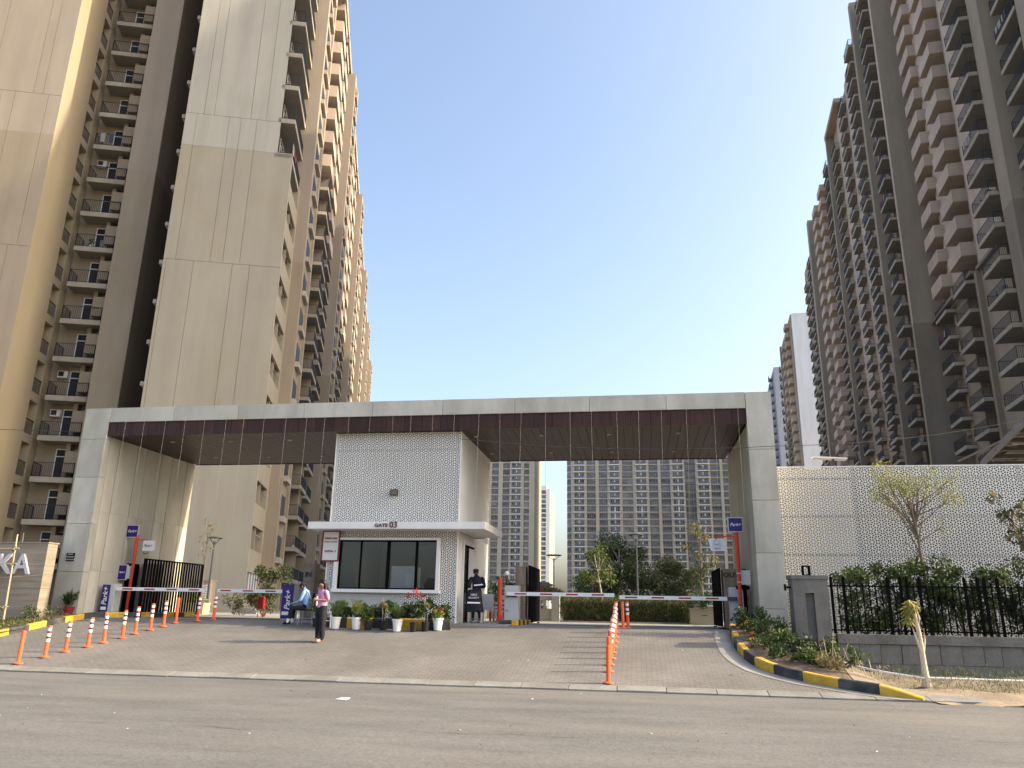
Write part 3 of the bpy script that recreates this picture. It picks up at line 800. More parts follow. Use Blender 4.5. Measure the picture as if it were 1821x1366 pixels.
def grooved_front(parent, ux0, ux1, y, levels, name='wall_panel'):
    """levels: list of (z0,z1,[cut u...], mlo,mhi)"""
    for (z0, z1, cuts, ml, mh) in levels:
        cs = [ux0] + [c for c in cuts if ux0 < c < ux1] + [ux1]
        for a, b_ in zip(cs[:-1], cs[1:]):
            wall(parent, a + (.012 if a > ux0 else 0), y, b_ - (.012 if b_ < ux1 else 0), y + .06, z0 + .012, z1 - .012, ml, mh, name)

HT_L = 70.6
LROT = math.radians(18.0)
LO = (-25.0, 48.0, 0)
# ---- tower A
ta = thing('apartment_tower', 'beige apartment tower at the far left with balconies and small window openings', 'tower', LO, LROT, 'apartment towers')
wall(ta, -34, .57, -17.0, 4.78, 0, HT_L, 'plaster_yellow_low', 'plaster_yellow_high')
lv = [(1, 13, [-21, -19.4, -18.3], 'plaster_low', 'plaster_high'), (13, 25.35, [-22, -20.6, -18.46], 'plaster_low', 'plaster_high'), (25.35, 37.6, [-21.1, -20.17, -17.9], 'plaster_low', 'plaster_high'),
      (37.6, 49.6, [-21.9, -18.97, -18.32], 'plaster_low', 'plaster_high'), (49.6, 61.6, [-21, -19.1, -18.3], 'plaster_low', 'plaster_high')]
grooved_front(ta, -34, -17.0, .505, lv)
wall(ta, -34, 4.78, -17.95, 20, 0, HT_L, 'recess_shade', 'recess_shade', 'core')
wall(ta, -18.5, 6.15, -17.0, 7.6, 0, HT_L, 'plaster_yellow_low', 'plaster_yellow_high')
wall(ta, -17.95, 7.3, -10.98, 20, 0, HT_L, 'plaster_low', 'plaster_low')
wall(ta, -13.1, 4.5, -11.0, 7.3, 0, HT_L, 'plaster_low', 'plaster_high', 'pier')
wall(ta, -11.0, 4.52, -10.97, 20, 0, HT_L, 'pier_low', 'pier_high', 'pier')
wall(ta, -14.75, 6.6, -14.45, 7.3, 0, HT_L, 'plaster_low', 'plaster_low', 'pier')
PA = balcony_protos(2.85, 1.45)
sp = MB().box(-17.95, 4.78, 0, -17.0, 6.15, .62).mesh('spandrel', 'plaster_low')
sph = MB().box(-17.95, 4.78, 0, -17.0, 6.15, .62).mesh('spandrel', 'plaster_high')
rl = MB()
for k in range(10): rl.box(-17.08, 4.85 + k * .136, 0, -17.06, 4.87 + k * .136, 1.05)
rl.box(-17.1, 4.8, 1.02, -17.04, 6.13, 1.07); rlm = rl.mesh('railing', 'rail_metal')
gl_ = MB().box(-17.94, 4.95, .1, -17.9, 6.0, 2.2).mesh('window', 'glass_dark')
bx = MB().box(-14.45, 5.95, -.35, -13.1, 7.3, -.2).box(-14.45, 5.95, -.2, -13.1, 6.07, 1.2).box(-14.45, 6.07, -.2, -14.33, 7.3, 1.2).mesh('ledge_box', 'plaster_low')
k = 0
z = 4.0
while z < HT_L - 2:
    inst('spandrel', sp if z < 34 else sph, ta, (0, 0, z - .6))
    inst('railing', rlm, ta, (0, 0, z + .02)); inst('window', gl_, ta, (0, 0, z + .02))
    put_balcony(ta, PA, -16.5, 7.3, z, 0)
    inst('ledge_box', bx, ta, (0, 0, z + .8))
    z += 3
wall(ta, -10.97, 15, -8.0, 16, 0, HT_L, 'recess_shade', 'recess_shade')
# ---- tower B
tb = thing('apartment_tower', 'tall beige apartment tower in the centre left with grooved blank front wall', 'tower', LO, LROT, 'apartment towers')
wall(tb, -8.0, .065, -1.6, .6, 0, HT_L, 'plaster_grey_low', 'plaster_grey_high')
wall(tb, -1.6, .065, 0.0, .35, 0, ZC, 'plaster_grey_low')
wall(tb, -8.0, .6, -1.75, 31.0, 0, HT_L, 'recess_shade', 'recess_shade', 'core')
wall(tb, -1.75, 5.6, -1.55, 31.0, 0, HT_L, 'plaster_low', 'plaster_high')
lvB = [(.9, 13, [-6.7, -6.0], 'plaster_grey_low', 'plaster_grey_high'), (13, 25, [-7.8, -5.96, -5.9 + 2.6, -2.1], 'plaster_grey_low', 'plaster_grey_high'),
       (25, 37, [-7.19, -4.86, -4.0, -2.84], 'plaster_grey_low', 'plaster_grey_high')]
grooved_front(tb, -8.0, 0.0, 0.0, lvB[:2] + [(25, ZC, [-7.19, -4.86, -4.0, -2.84], 'plaster_grey_low', 'plaster_grey_high')])
grooved_front(tb, -8.0, -1.1, 0.0, [(ZC - .012, 37, [-7.19, -4.86, -4.0, -2.84], 'plaster_grey_low', 'plaster_grey_high'), (37, 49, [-6.72, -5.99, -3.34, -2.19], 'plaster_grey_low', 'plaster_grey_high'), (49, 61, [-6.9, -4.9, -4.0, -2.7], 'plaster_grey_low', 'plaster_grey_high')])
wall(tb, -1.6, .35, -1.45, 4.9, 0, HT_L, 'soffit_grey', 'recess_shade')  # back wall of the openings, coloured darker for the shade inside
wall(tb, -1.6, 4.9, 0, 5.5, 0, ZC, 'plaster_grey_low')
spB = MB().box(-.18, .35, 0, 0, 4.9, 1.5).box(-1.45, .35, 1.3, -.18, 4.9, 1.5).box(-1.45, 2.4, -1.5, -.1, 2.55, .0).mesh('spandrel', 'plaster_grey_low')
wnB = MB().box(-1.44, .8, .0, -1.40, 2.2, 1.35).box(-1.44, 2.8, 0, -1.40, 4.4, 1.35).mesh('window', 'glass_dark')
rB = MB().box(-.12, 2.6, 0, -.08, 4.85, .04).mesh('railing', 'slab_paint')
z = 6.62
wall(tb, -.18, .35, 0, 4.9, 0, 2.1, 'plaster_grey_low'); wall(tb, -.18, .35, 0, 4.9, 3.62, 5.08, 'plaster_grey_low')
while z < ZC - 1.6:
    inst('spandrel', spB, tb, (0, 0, z)); inst('window', wnB, tb, (0, 0, z - 1.48)); inst('railing', rB, tb, (0, 0, z - .5)); z += 3
gw = MB()
for kk in range(4): gw.box(-.16, .6 + kk * 1.05, 2.12, -.12, 1.5 + kk * 1.05, 3.6)
gwo = gw.build('window', 'glass_mid', tb)
gg = MB()
for kk in range(5): gg.box(-.1, .45 + kk * 1.05, 2.1, -.04, .53 + kk * 1.05, 3.62)
gg.build('window_frame', 'frame_white', gwo)
# corner balconies above the blank wall
PB = balcony_protos(5.3, 1.25)
z = ZC - .3 + .0
z = 34.3
while z < HT_L - 1:
    o = put_balcony(tb, PB, -1.3, 0.0, z, R90, rail=True); z += 3
# fins and small windows
def fin_module(root, v0, h, ml='plaster_low', mh='plaster_high', zc=28.0):
    wall(root, -1.55, v0, .85, v0 + 3.5, 0, h, ml, mh, 'pier', zc)
    wall(root, -1.55, v0 + 3.5, 1.03, v0 + 4.2, 0, h, ml, mh, 'pier', zc)
    me = MB().box(.83, v0 + .9, 0, .88, v0 + 2.9, 1.5).mesh('window', 'glass_dark')
    ml_ = MB().box(.85, v0 + .8, -.5, 1.15, v0 + 3.0, -.08).mesh('window_ledge', 'slab_paint')
    z = 5.0
    while z < h - 2:
        o = inst('window', me, root, (0, 0, z)); inst('window_ledge', ml_, o); z += 3
fin_module(tb, 5.5, HT_L)
PC = balcony_protos(5.1, 1.6)
def bal_col(root, v0, h, P, depth=1.55, zsolid=46.0, x=-1.55, z0=4.0, every=1):
    z = z0
    while z < h - .5:
        put_balcony(root, P, x, v0, z - .1, R90, solid=(z > zsolid), doors=False)
        z += 3
    n_ = MB().box(x - .0, v0 + 1.0, 0, x + .04, v0 + 2.6, 2.3).mesh('window', 'glass_dark')
    z = z0
    while z < h - .5:
        inst('window', n_, root, (0, 0, z + .05)); z += 3
bal_col(tb, 24.9, HT_L, PC)
wall(tb, -1.55, 27.4, -.2, 27.6, 0, HT_L, 'plaster_low', 'plaster_high', 'pier')
wall(tb, -1.6, 30.1, -.4, 30.7, 0, HT_L, 'plaster_low', 'plaster_high', 'pier')
wall(tb, -8.1, .1, .2, 31, HT_L, HT_L + 1.1, 'plaster_high', 'plaster_high', 'parapet')
lg = MB().box(-8.35, .3, -.3, -8.0, .9, .0).mesh('ledge', 'slab_paint')
z = 4
while z < HT_L: inst('ledge', lg, tb, (0, 0, z)); z += 3
gy = []
# far left towers in a row
PD = balcony_protos(4.6, 1.5)
dist = ['second', 'third', 'fourth', 'fifth', 'last']
for m_ in range(5):
    v0 = 31.6 + 32.1 * m_
    tl = thing('apartment_tower', f'{dist[m_]} sunlit beige apartment tower along the left row behind the front tower', 'tower', LO, LROT, 'apartment towers')
    wall(tl, -14, v0 - .5, -1.55, v0 + 31.0, 0, HT_L, 'plaster_low', 'plaster_high')
    fin_module(tl, v0 + 6.0, HT_L)
    bal_col(tl, v0 + .4, HT_L, PD, zsolid=40 if m_ < 2 else 20)
    bal_col(tl, v0 + 14.5, HT_L, PD, zsolid=50)
    bal_col(tl, v0 + 25.3, HT_L, PD, zsolid=40 if m_ < 2 else 30)
    wall(tl, -1.55, v0 + 19.6, .3, v0 + 20.3, 0, HT_L, 'plaster_low', 'plaster_high', 'pier')
    wall(tl, -14.2, v0, .2, v0 + 31, HT_L, HT_L + 1.1, 'plaster_high', 'plaster_high', 'parapet')

# ---- right row
RROT = math.radians(-5.0)
RO = (31.3, 68.7, 0)
HT_R = 91.3
def rbal(root, vfar, W, w_out, depth, z0, z1, P=None, solid_from=1e9, wback=None, mcol=True):
    """balcony column on a facade facing -x; vfar is the far end"""
    P = P or balcony_protos(W, depth)
    z = z0
    while z < z1:
        # rz=-90: local x -> -v, local -y -> -u
        put_balcony(root, P, w_out + depth, vfar, z, -R90, solid=(z > solid_from))
        z += 3
z00 = .4 + 18.0 - 18.0 + 3.0
def rz0(base=18.5): return base - 15.0
t1 = thing('apartment_tower', 'tall shaded apartment tower at the far right with deep balconies and pink parapets', 'tower', RO, RROT, 'apartment towers')
w_ = lambda *a, **k: wall(t1, *a, **k)
HN1 = 84.0; HN2 = 76.0
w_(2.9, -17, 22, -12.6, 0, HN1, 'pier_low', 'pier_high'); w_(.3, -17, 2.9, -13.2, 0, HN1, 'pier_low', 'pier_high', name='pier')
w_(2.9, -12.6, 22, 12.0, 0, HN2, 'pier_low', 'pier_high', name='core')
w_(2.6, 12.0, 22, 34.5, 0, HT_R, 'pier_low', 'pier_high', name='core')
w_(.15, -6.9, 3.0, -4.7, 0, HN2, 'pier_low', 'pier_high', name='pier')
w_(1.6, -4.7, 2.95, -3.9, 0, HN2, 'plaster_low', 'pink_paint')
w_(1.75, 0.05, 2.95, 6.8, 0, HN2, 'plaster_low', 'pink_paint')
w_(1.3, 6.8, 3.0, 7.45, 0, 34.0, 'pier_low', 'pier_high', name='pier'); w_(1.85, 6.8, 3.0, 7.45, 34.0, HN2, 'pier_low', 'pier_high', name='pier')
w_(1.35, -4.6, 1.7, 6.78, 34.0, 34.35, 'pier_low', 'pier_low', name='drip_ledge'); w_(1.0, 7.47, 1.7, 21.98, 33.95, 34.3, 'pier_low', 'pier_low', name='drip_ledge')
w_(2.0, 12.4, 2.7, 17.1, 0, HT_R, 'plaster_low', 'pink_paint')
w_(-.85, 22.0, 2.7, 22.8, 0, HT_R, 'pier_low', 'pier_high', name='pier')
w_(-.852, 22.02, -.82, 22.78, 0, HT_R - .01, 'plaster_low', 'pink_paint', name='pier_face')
w_(1.5, 22.8, 2.7, 29.5, 0, HT_R, 'plaster_low', 'pink_paint')
w_(1.5, 33.2, 2.7, 34.6, 0, HT_R, 'plaster_low', 'plaster_high')
P_a = balcony_protos(4.3, 2.2); P_b = balcony_protos(4.0, 1.7); P_c = balcony_protos(4.4, 1.5)
rbal(t1, -8.0, 4.3, .6, 2.2, 3.5, HN2 - 1, P_a)
rbal(t1, 0.0, 4.0, 0.0, 1.7, 3.5, HN2 - 1, P_a)
rbal(t1, 12.35, 4.3, 1.1, 1.8, 3.5, HN2 - 1, P_a, solid_from=36)
rbal(t1, 20.0, 3.0, 1.15, 1.5, 3.5, HT_R - 1, P_b, solid_from=34)
rbal(t1, 33.1, 3.4, 0.0, 1.6, 3.6, HT_R - 1, P_b)
# white door strips (pale vertical columns seen between the balconies)
for (v_, w0) in ((-1.2, 2.7), (9.4, 2.7), (18.0, 2.5), (31.0, 2.5)):
    z = 3.5
    me = MB().box(w0, v_, 0, w0 + .25, v_ + .5, 2.4).mesh('window_jamb', 'slab_paint')
    while z < HN2 - 2: inst('window_jamb', me, t1, (0, 0, z)); z += 3
t2 = thing('apartment_tower', 'second shaded apartment tower in the right row with a tall roof crown', 'tower', RO, RROT, 'apartment towers')
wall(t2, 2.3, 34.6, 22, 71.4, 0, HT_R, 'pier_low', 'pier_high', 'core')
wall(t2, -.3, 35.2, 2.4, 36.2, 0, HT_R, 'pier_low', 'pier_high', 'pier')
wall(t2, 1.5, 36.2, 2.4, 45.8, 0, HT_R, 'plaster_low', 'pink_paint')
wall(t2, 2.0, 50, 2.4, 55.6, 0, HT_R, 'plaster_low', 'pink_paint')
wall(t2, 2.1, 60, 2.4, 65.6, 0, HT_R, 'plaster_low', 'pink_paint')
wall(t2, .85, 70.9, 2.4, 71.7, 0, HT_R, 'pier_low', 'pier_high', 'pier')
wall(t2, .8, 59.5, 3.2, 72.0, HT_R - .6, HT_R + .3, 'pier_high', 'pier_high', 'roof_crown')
rbal(t2, 44.2, 3.4, .1, 1.6, 3.6, HT_R - 1, P_b)
rbal(t2, 49.6, 3.4, .97, 1.5, 3.8, HT_R - 1, P_c)
rbal(t2, 59.6, 3.4, 1.2, 1.5, 3.8, HT_R - 2, P_c)
rbal(t2, 69.6, 3.6, 1.54, 1.2, 3.9, HT_R - 4, P_c)
t3 = thing('apartment_tower', 'third shaded apartment tower in the right row, narrow in view with pink parapets', 'tower', RO, RROT, 'apartment towers')
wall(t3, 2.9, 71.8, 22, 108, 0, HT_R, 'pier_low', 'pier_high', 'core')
wall(t3, 1.3, 106, 3.4, 108, 0, HT_R, 'pier_low', 'pier_high', 'pier')
rbal(t3, 80.5, 3.4, 1.2, 1.6, 3.9, HT_R - 1, P_c)
rbal(t3, 90, 3.4, 1.2, 1.6, 3.9, HT_R - 1, P_c, solid_from=25)
rbal(t3, 99, 3.4, 1.2, 1.6, 3.9, HT_R - 1, P_c, solid_from=25)
t4 = thing('apartment_tower', 'fourth shaded tower in the right row whose balconies break the skyline', 'tower', RO, RROT, 'apartment towers')
wall(t4, 2.6, 108.2, 20, 128, 0, HT_R - 4, 'pier_low', 'pier_high', 'core')
rbal(t4, 113, 3.2, .9, 1.7, 3.9, HT_R - 8, P_c)
rbal(t4, 120.5, 3.2, .2, 2.4, 3.9, HT_R - 12, P_c)
t5 = thing('apartment_tower', 'pale grey-white blank end wall tower far off in the right row', 'tower', RO, RROT, 'apartment towers')
wall(t5, 2.9, 166, 14, 205, 0, 90.6, 'grey_white', 'grey_white')
wall(t5, 2.6, 167, 2.9, 205, 0, 90.6, 'plaster_low', 'plaster_high')
rbal(t5, 175, 3.6, 1.2, 1.5, 3.9, 89, P_c, solid_from=10)
rbal(t5, 186, 3.6, .9, 1.8, 3.9, 86, P_c, solid_from=60)
wall(t5, 1.2, 190, 3, 191.5, 0, 88, 'pier_low', 'pier_high', 'pier')
rbal(t5, 200, 3.6, .9, 1.8, 3.9, 84, P_c)
t6 = thing('apartment_tower', 'farthest narrow blue-grey tower of the right row beside the portal', 'tower', RO, RROT, 'apartment towers')
wall(t6, 1.6, 222, 14, 260, 0, 90.6, 'blue_grey', 'blue_grey')
rbal(t6, 232, 3.6, -.2, 1.8, 3.9, 88, P_c)
rbal(t6, 246, 3.6, -.6, 2.2, 3.9, 80, P_c)

# ---- distant towers seen through the gate
def far_tower(label, x0, x1, y, h, cols, z_hi, seed, wmat='far_beige', n_max=300):
    r = random.Random(seed)
    root = thing('distant_tower', label, 'tower', (0, y, 0), 0)
    MB().box(x0, .6, 0, x1, 26, h, 0).build('core', 'far_shade', root)
    edges = []
    wmesh = {}
    for (xc, w, kind) in cols: edges.append((xc - w / 2, xc + w / 2))
    prev = x0
    for (a, b_) in edges + [(x1, x1)]:
        if a - prev > .15:
            MB().box(prev, -.25, 0, a, .62, h, 0).build('pilaster', wmat, root)
        prev = b_
    cnt = 0; rest = []
    for z_i in range(1, int(z_hi / 3)):
        z = 1.0 + 3 * z_i
        for (xc, w, kind) in cols:
            over = cnt >= n_max
            key = (round(w, 1), kind)
            if key not in wmesh:
                wm = MB().box(-w/2, .45, .35, w/2, .5, 2.7).mesh('window', 'glass_mid')
                fr_ = MB()
                nn = 4 if w > 2 else 2
                for q in range(nn + 1): fr_.box(-w/2 + q * w/nn - .05, .38, .35, -w/2 + q * w/nn + .05, .45, 2.7)
                fr_.box(-w/2, .38, 2.55, w/2, .45, 2.72)
                if kind == 'b':
                    fr_.box(-.35, .3, .35, .35, .44, 2.7)
                frm = fr_.mesh('window_frame', 'far_beige' if kind != 'b' else 'far_white')
                if kind == 'b': sl_ = MB().box(-w/2 - .5, -.9, -.1, w/2 + .5, .4, .28).mesh('balcony', 'far_white')
                elif kind == 's': sl_ = MB().box(-w/2, .1, -.3, w/2, .44, .45).mesh('spandrel', wmat)
                elif kind == 'd': sl_ = MB().box(-w/2, .3, -.1, w/2, .44, .15).mesh('spandrel', 'far_shade')
                else: sl_ = MB().box(-w/2, -.1, -.15, w/2, .44, .28).mesh('spandrel', wmat)
                rl_ = MB().box(-w/2, -.12 if kind != 'b' else -.9, .28, w/2, -.08 if kind != 'b' else -.86, 1.2).mesh('railing', 'rail_glass')
                wmesh[key] = (wm, frm, sl_, rl_)
            wm, frm, sl_, rl_ = wmesh[key]
            if over:
                for me_ in (wm, frm, sl_, rl_): rest.append((me_, xc, z))
                continue
            o = inst('window', wm, root, (xc, 0, z)); inst('window_frame', frm, o)
            inst(sl_.name.split('.')[0], sl_, root, (xc, 0, z))
            if kind in 'nb' and r.random() < .8: inst('railing', rl_, o)
            cnt += 1
    if rest:
        mb = MB(); mats_ = []
        for me_, xc, z in rest:
            mn_ = me_.materials[0].name
            if mn_ not in mats_: mats_.append(mn_)
            n0 = len(mb.v); mb.v += [(v.co.x + xc, v.co.y, v.co.z + z) for v in me_.vertices]
            for p in me_.polygons: mb.f.append(tuple(n0 + i for i in p.vertices)); mb.m.append(mats_.index(mn_))
        tag(mb.build('upper_windows', [M[k_] for k_ in mats_] if len(mats_) > 1 else mats_[0], root), kind='stuff')
    return root
C1 = [(-29.75, 1.9, 'n'), (-25.24, 4.3, 'b'), (-19.95, 3.9, 'n'), (-14.62, 3.7, 'n'), (-9.52, 4.1, 'b'), (-5.02, 2.3, 's'), (-2.62, 2.2, 's'), (2.18, 4.3, 'b'), (7.46, 3.9, 'n'), (12.72, 4.0, 'n'), (18.08, 4.3, 'b'), (23.35, 4.6, 'd'), (29.04, 4.3, 'b'), (34.13, 4.0, 'n'), (39.52, 4.3, 'n'), (44.68, 4.1, 'b'), (49.95, 4.1, 'n')]
far_tower('broad distant beige tower block filling the exit opening behind the trees', -30.55, 53.03, 345, 92, C1, 72, 3)
C2 = [(-64.75, 3.2, 'n'), (-59.58, 3.2, 'n'), (-54.86, 4.1, 'b'), (-50.01, 2.4, 's')]
far_tower('distant beige tower block visible just right of the guard cabin', -75.57, -46.36, 352, 94, C2, 75, 5)
# slim white tower behind
sw = thing('distant_tower', 'slim white distant tower in the sky gap between two beige blocks', 'tower', (0, 500, 0))
xa, xb = -67.85, -55.64
MB().box(xa, .5, 0, xb, 30, 76).build('core', 'far_shade', sw)
q0 = -65.63
for (a, b_) in ((-67.11, -65.63), (-63.4, -61.18), (-58.22, -55.64)):
    MB().box(a, 0, 0, b_, .6, 77).build('pilaster', 'far_white', sw)
MB().box(xa, -.2, 76, -57.85, 10, 79).build('roof_crown', 'far_white', sw)
for zz in range(25):
    for (a, b_) in ((-65.63, -63.4), (-61.18, -58.22)):
        MB().box(a, .1, 3 * zz + 1, b_, .5, 3 * zz + 1.7).build('spandrel', 'far_white', sw)
        MB().box(a, .42, 3 * zz + 1.7, b_, .48, 3 * zz + 3.9).build('window', 'glass_mid', sw)

# ------------------------------------------------------------------ bollards
def make_bollard(striped=True):
    root = thing('bollard', 'x', 'bollard')
    MB().lathe([(.045, .02), (.045, .745), (.035, .755)], seg=14).build('post', 'orange', root, smooth=False)
    MB().lathe([(.115, 0), (.11, .018), (.06, .035), (.047, .05)], seg=16).build('base', 'orange', root)
    if striped:
        me = MB().lathe([(.047, 0), (.047, .075)], seg=14).mesh('reflective_band', 'reflect_white')
        for z in (.37, .50, .63): inst('reflective_band', me, root, (0, 0, z))
        me2 = MB().lathe([(.046, 0), (.046, .055)], seg=14).mesh('red_band', 'maroon')
        for z in (.445, .575): inst('red_band', me2, root, (0, 0, z))
    return root
bs_ = make_bollard(True); bp_ = make_bollard(False)
used = {}
ordn = ['nearest', 'second', 'third', 'fourth', 'fifth', 'sixth', 'seventh', 'eighth', 'ninth', 'tenth', 'eleventh', 'last']
def bollard(x, y, striped, label, group, z=None, tilt=0):
    src = bs_ if striped else bp_
    if id(src) in used: o = copy_tree(src)
    else: o = src; used[id(src)] = 1
    o.location = (x, y, (gz(y) if z is None else z) + .004); o.rotation_euler = (rnd.uniform(-.02, .02) + tilt, rnd.uniform(-.02, .02), rnd.uniform(0, 6))
    tag(o, label, 'bollard', group); return o
LB = [(-14.80, 17.62), (-14.66, 18.30), (-14.62, 18.95), (-14.45, 19.55), (-14.4, 20.1), (-14.32, 20.75), (-14.35, 21.35), (-14.28, 21.95), (-14.22, 22.5), (-14.2, 23.1), (-13.72, 23.5), (-13.4, 23.9)]
for i, (x, y) in enumerate(LB):
    st = i not in (0, 9)
    bollard(x, y, st, f'{ordn[i]} orange bollard from the road in the entry side row' + (', with white bands' if st else ', plain without bands'), 'orange bollards along the entry lane')
CB = [(-.70, 17.55), (-.72, 18.55), (-.72, 19.2), (-.71, 19.85), (-.70, 20.5), (-.70, 21.15), (-.69, 21.8), (-.69, 22.45), (-.69, 23.1), (-.68, 23.8), (-.50, 24.1), (-.36, 24.4)]
for i, (x, y) in enumerate(CB):
    st = i not in (0, 1, 2, 10)
    bollard(x, y, st, f'{ordn[i]} orange bollard from the road in the exit lane row' + (', with white bands' if st else ', plain without bands'), 'orange bollards along the exit lane')
for i in range(6):
    bollard(-5.25 + i * .165, 28.2 - i * .25, True, f'{ordn[i]} of the small banded bollards clustered behind the cabin corner', 'bollards stored behind the cabin', z=1.1)

# ------------------------------------------------------------------ barriers
def park_sign(root, x, y, z, w, h, ry=0, col='sign_blue', txt='frame_white', name='sign_panel', size=None):
    MB().box(x - w/2 - .03, y, z - h/2 - .03, x + w/2 + .03, y + .06, z + h/2 + .03).build('sign_case', 'cabinet_grey' if col == 'sign_blue' else col, root)
    p = MB().box(x - w/2, y - .01, z - h/2, x + w/2, y - .001, z + h/2).build(name, col, root)
    text('Park+', size or w * .34, p, (x, y - .013, z), (R90, 0, 0), txt, ext=.001, bold=.002, shear=.25)
def boom(root, x0, x1, y, z, h=.115):
    arm = MB().box(min(x0, x1), y - .03, z - h/2, max(x0, x1), y + .03, z + h/2).build('boom_arm', 'boom_white', root)
    L_ = abs(x1 - x0); s = 1 if x1 > x0 else -1
    me = MB().box(-.19, y - .034, z - h * .2, .19, y + .034, z + h * .2).mesh('red_stripe', 'boom_red')
    k = .45
    while k < L_ - .2: inst('red_stripe', me, arm, (x0 + s * k, 0, 0)); k += .82
    return arm
b1 = thing('boom_barrier', 'white boom barrier with blue fronted cabinet at the far entry lane by the left column', 'barrier')
MB().box(-18.16, 24.95, 1.24, -17.78, 25.35, 2.2).box(-18.2, 24.9, 1.2, -17.75, 25.4, 1.25).build('cabinet', 'cabinet_grey', b1)
MB().box(-18.22, 24.93, 1.27, -17.93, 24.95, 2.16).build('front_panel', 'sign_blue', b1)
text('Park+', .25, b1, (-18.07, 24.92, 1.78), (R90, -R90, 0), 'frame_white', ext=.001, bold=.003, shear=.25)
MB().box(-18.17, 24.92, 1.33, -17.98, 24.93, 1.43).build('sticker', 'frame_white', b1)
boom(b1, -17.75, -14.45, 25.0, 2.03)
b2 = thing('boom_barrier', 'white boom barrier with blue cabinet beside the seated guard', 'barrier')
MB().box(-11.9, 25.5, 1.12, -11.5, 25.9, 2.25).build('cabinet', 'cabinet_grey', b2)
MB().box(-11.9, 25.47, 1.16, -11.5, 25.498, 2.25).build('front_panel', 'sign_blue', b2)
text('Park+', .27, b2, (-11.68, 25.46, 1.75), (R90, -R90, 0), 'frame_white', ext=.001, bold=.003, shear=.25)
MB().box(-11.85, 25.455, 1.27, -11.62, 25.468, 1.38).build('sticker', 'frame_white', b2)
boom(b2, -11.9, -14.3, 25.55, 2.03)
b3 = thing('boom_barrier', 'white boom barrier with grey cabinet on a plinth right of the guard cabin', 'barrier')
MB().box(-4.3, 25.5, 1.2, -3.85, 25.95, 2.32).build('cabinet', 'cabinet_grey', b3)
MB().box(-4.24, 25.485, 1.95, -3.9, 25.498, 2.0).build('cabinet_seam', 'lamp_grey', b3)
MB().lathe([(.03, 0), (.03, .04)], seg=10).build('lock', 'chair_metal', b3, loc=(-4.18, 25.47, 1.55))
boom(b3, -4.2, -.78, 25.35, 2.06)
MB().box(-4.95, 25.2, 1.1, -3.75, 26.2, 1.2).build('plinth', 'cement', b3)
b4 = thing('boom_barrier', 'white boom barrier across the exit lane fixed beside the OUT pillar', 'barrier')
MB().box(2.75, 25.45, 1.15, 3.15, 25.9, 2.35).build('cabinet', 'cabinet_grey', b4)
MB().box(2.62, 25.33, 1.94, 2.95, 25.38, 2.06).build('arm_clamp', 'lamp_grey', b4)
boom(b4, 2.65, -.62, 25.3, 2.0)

def post(label, x, y, z0, z1, extra=None, r=.055):
    root = thing('sensor_post', label, 'post', (x, y, 0))
    MB().tube([(0, 0, z0), (0, 0, z1)], r, 12).box(-.12, -.12, z0, .12, .12, z0 + .03).build('pole', 'orange_post', root)
    return root
p1 = post('red post with blue parking sign on top near the left column', -18.0, 26.1, 1.15, 3.95)
park_sign(p1, -.2, -.05, 4.08, .42, .40)
MB().box(.0, -.02, 3.76, .42, .02, 3.80).build('bracket', 'orange_post', p1)
rp = MB().prism([(.28, -.02, 3.75), (.72, -.02, 3.75), (.78, -.1, 3.38), (.34, -.1, 3.38)], (0, .08, 0)).build('reader_panel', 'sign_white', p1)
text('Park+', .13, rp, (.53, -.09, 3.56), (R90, 0, 0), 'black_cloth', ext=.001, bold=.001, shear=.25)
MB().tube([(.45 + .08 * math.cos(a), -.05, 3.33 + .06 * math.sin(a)) for a in [math.pi + math.pi * k / 8 for k in range(9)]], .012, 6).build('cable_loop', 'frame_black', p1)
park_sign(p1, -.28, -.16, 2.62, .30, .48, size=.09)
MB().box(-.10, -.13, 2.40, -.02, .0, 2.84).build('reader_box', 'cabinet_grey', p1)
p2 = post('red post with a white camera beside the grey barrier cabinet', -4.42, 25.3, 1.2, 2.55, r=.07)
MB().prism([(-.07, -.07, 1.2), (.07, -.07, 1.2), (.18, -.07, 1.2), (.07, -.07, 1.4)], (0, .14, 0)).build('gusset', 'orange_post', p2)
MB().lathe([(.0, 0), (.07, .02), (.08, .07), (.05, .13), (.0, .15)], seg=12).build('camera_dome', 'frame_white', p2, loc=(.22, 0, 2.62))
MB().tube([(0, 0, 2.5), (.08, 0, 2.68), (.22, 0, 2.66)], .015, 6).box(-.12, -.04, 2.5, -.03, .04, 2.6).build('camera_arm', 'lamp_grey', p2)
MB().tube([(-.05, -.05, 2.55), (-.16, -.05, 2.3), (-.09, -.06, 1.8), (-.2, -.05, 1.72)], .012, 6).build('cable', 'frame_black', p2)
p3 = post('red post with square blue parking sign on top by the OUT pillar', 3.02, 25.1, 1.2, 4.0)
park_sign(p3, -.02, -.05, 4.22, .40, .40)
MB().box(-.62, -.02, 3.84, .0, .02, 3.88).box(-.64, -.02, 3.68, -.6, .02, 3.88).build('bracket', 'orange_post', p3)
MB().prism([(-.86, .02, 3.80), (-.38, .02, 3.80), (-.32, -.06, 3.42), (-.80, -.06, 3.42)], (0, .03, 0)).build('reader_panel', 'sign_white', p3)
MB().box(-.68, -.1, 3.62, -.55, .0, 3.76).box(-.7, -.12, 3.5, -.52, -.02, 3.6).build('reader_bracket', 'cabinet_grey', p3)
MB().box(-.05, .08, 2.42, .34, .12, 2.85).build('notice_plate', 'sign_white', p3)
MB().box(-.07, -.07, 2.48, .07, .07, 2.5).box(-.07, -.07, 2.74, .07, .07, 2.76).build('clamp', 'frame_white', p3)
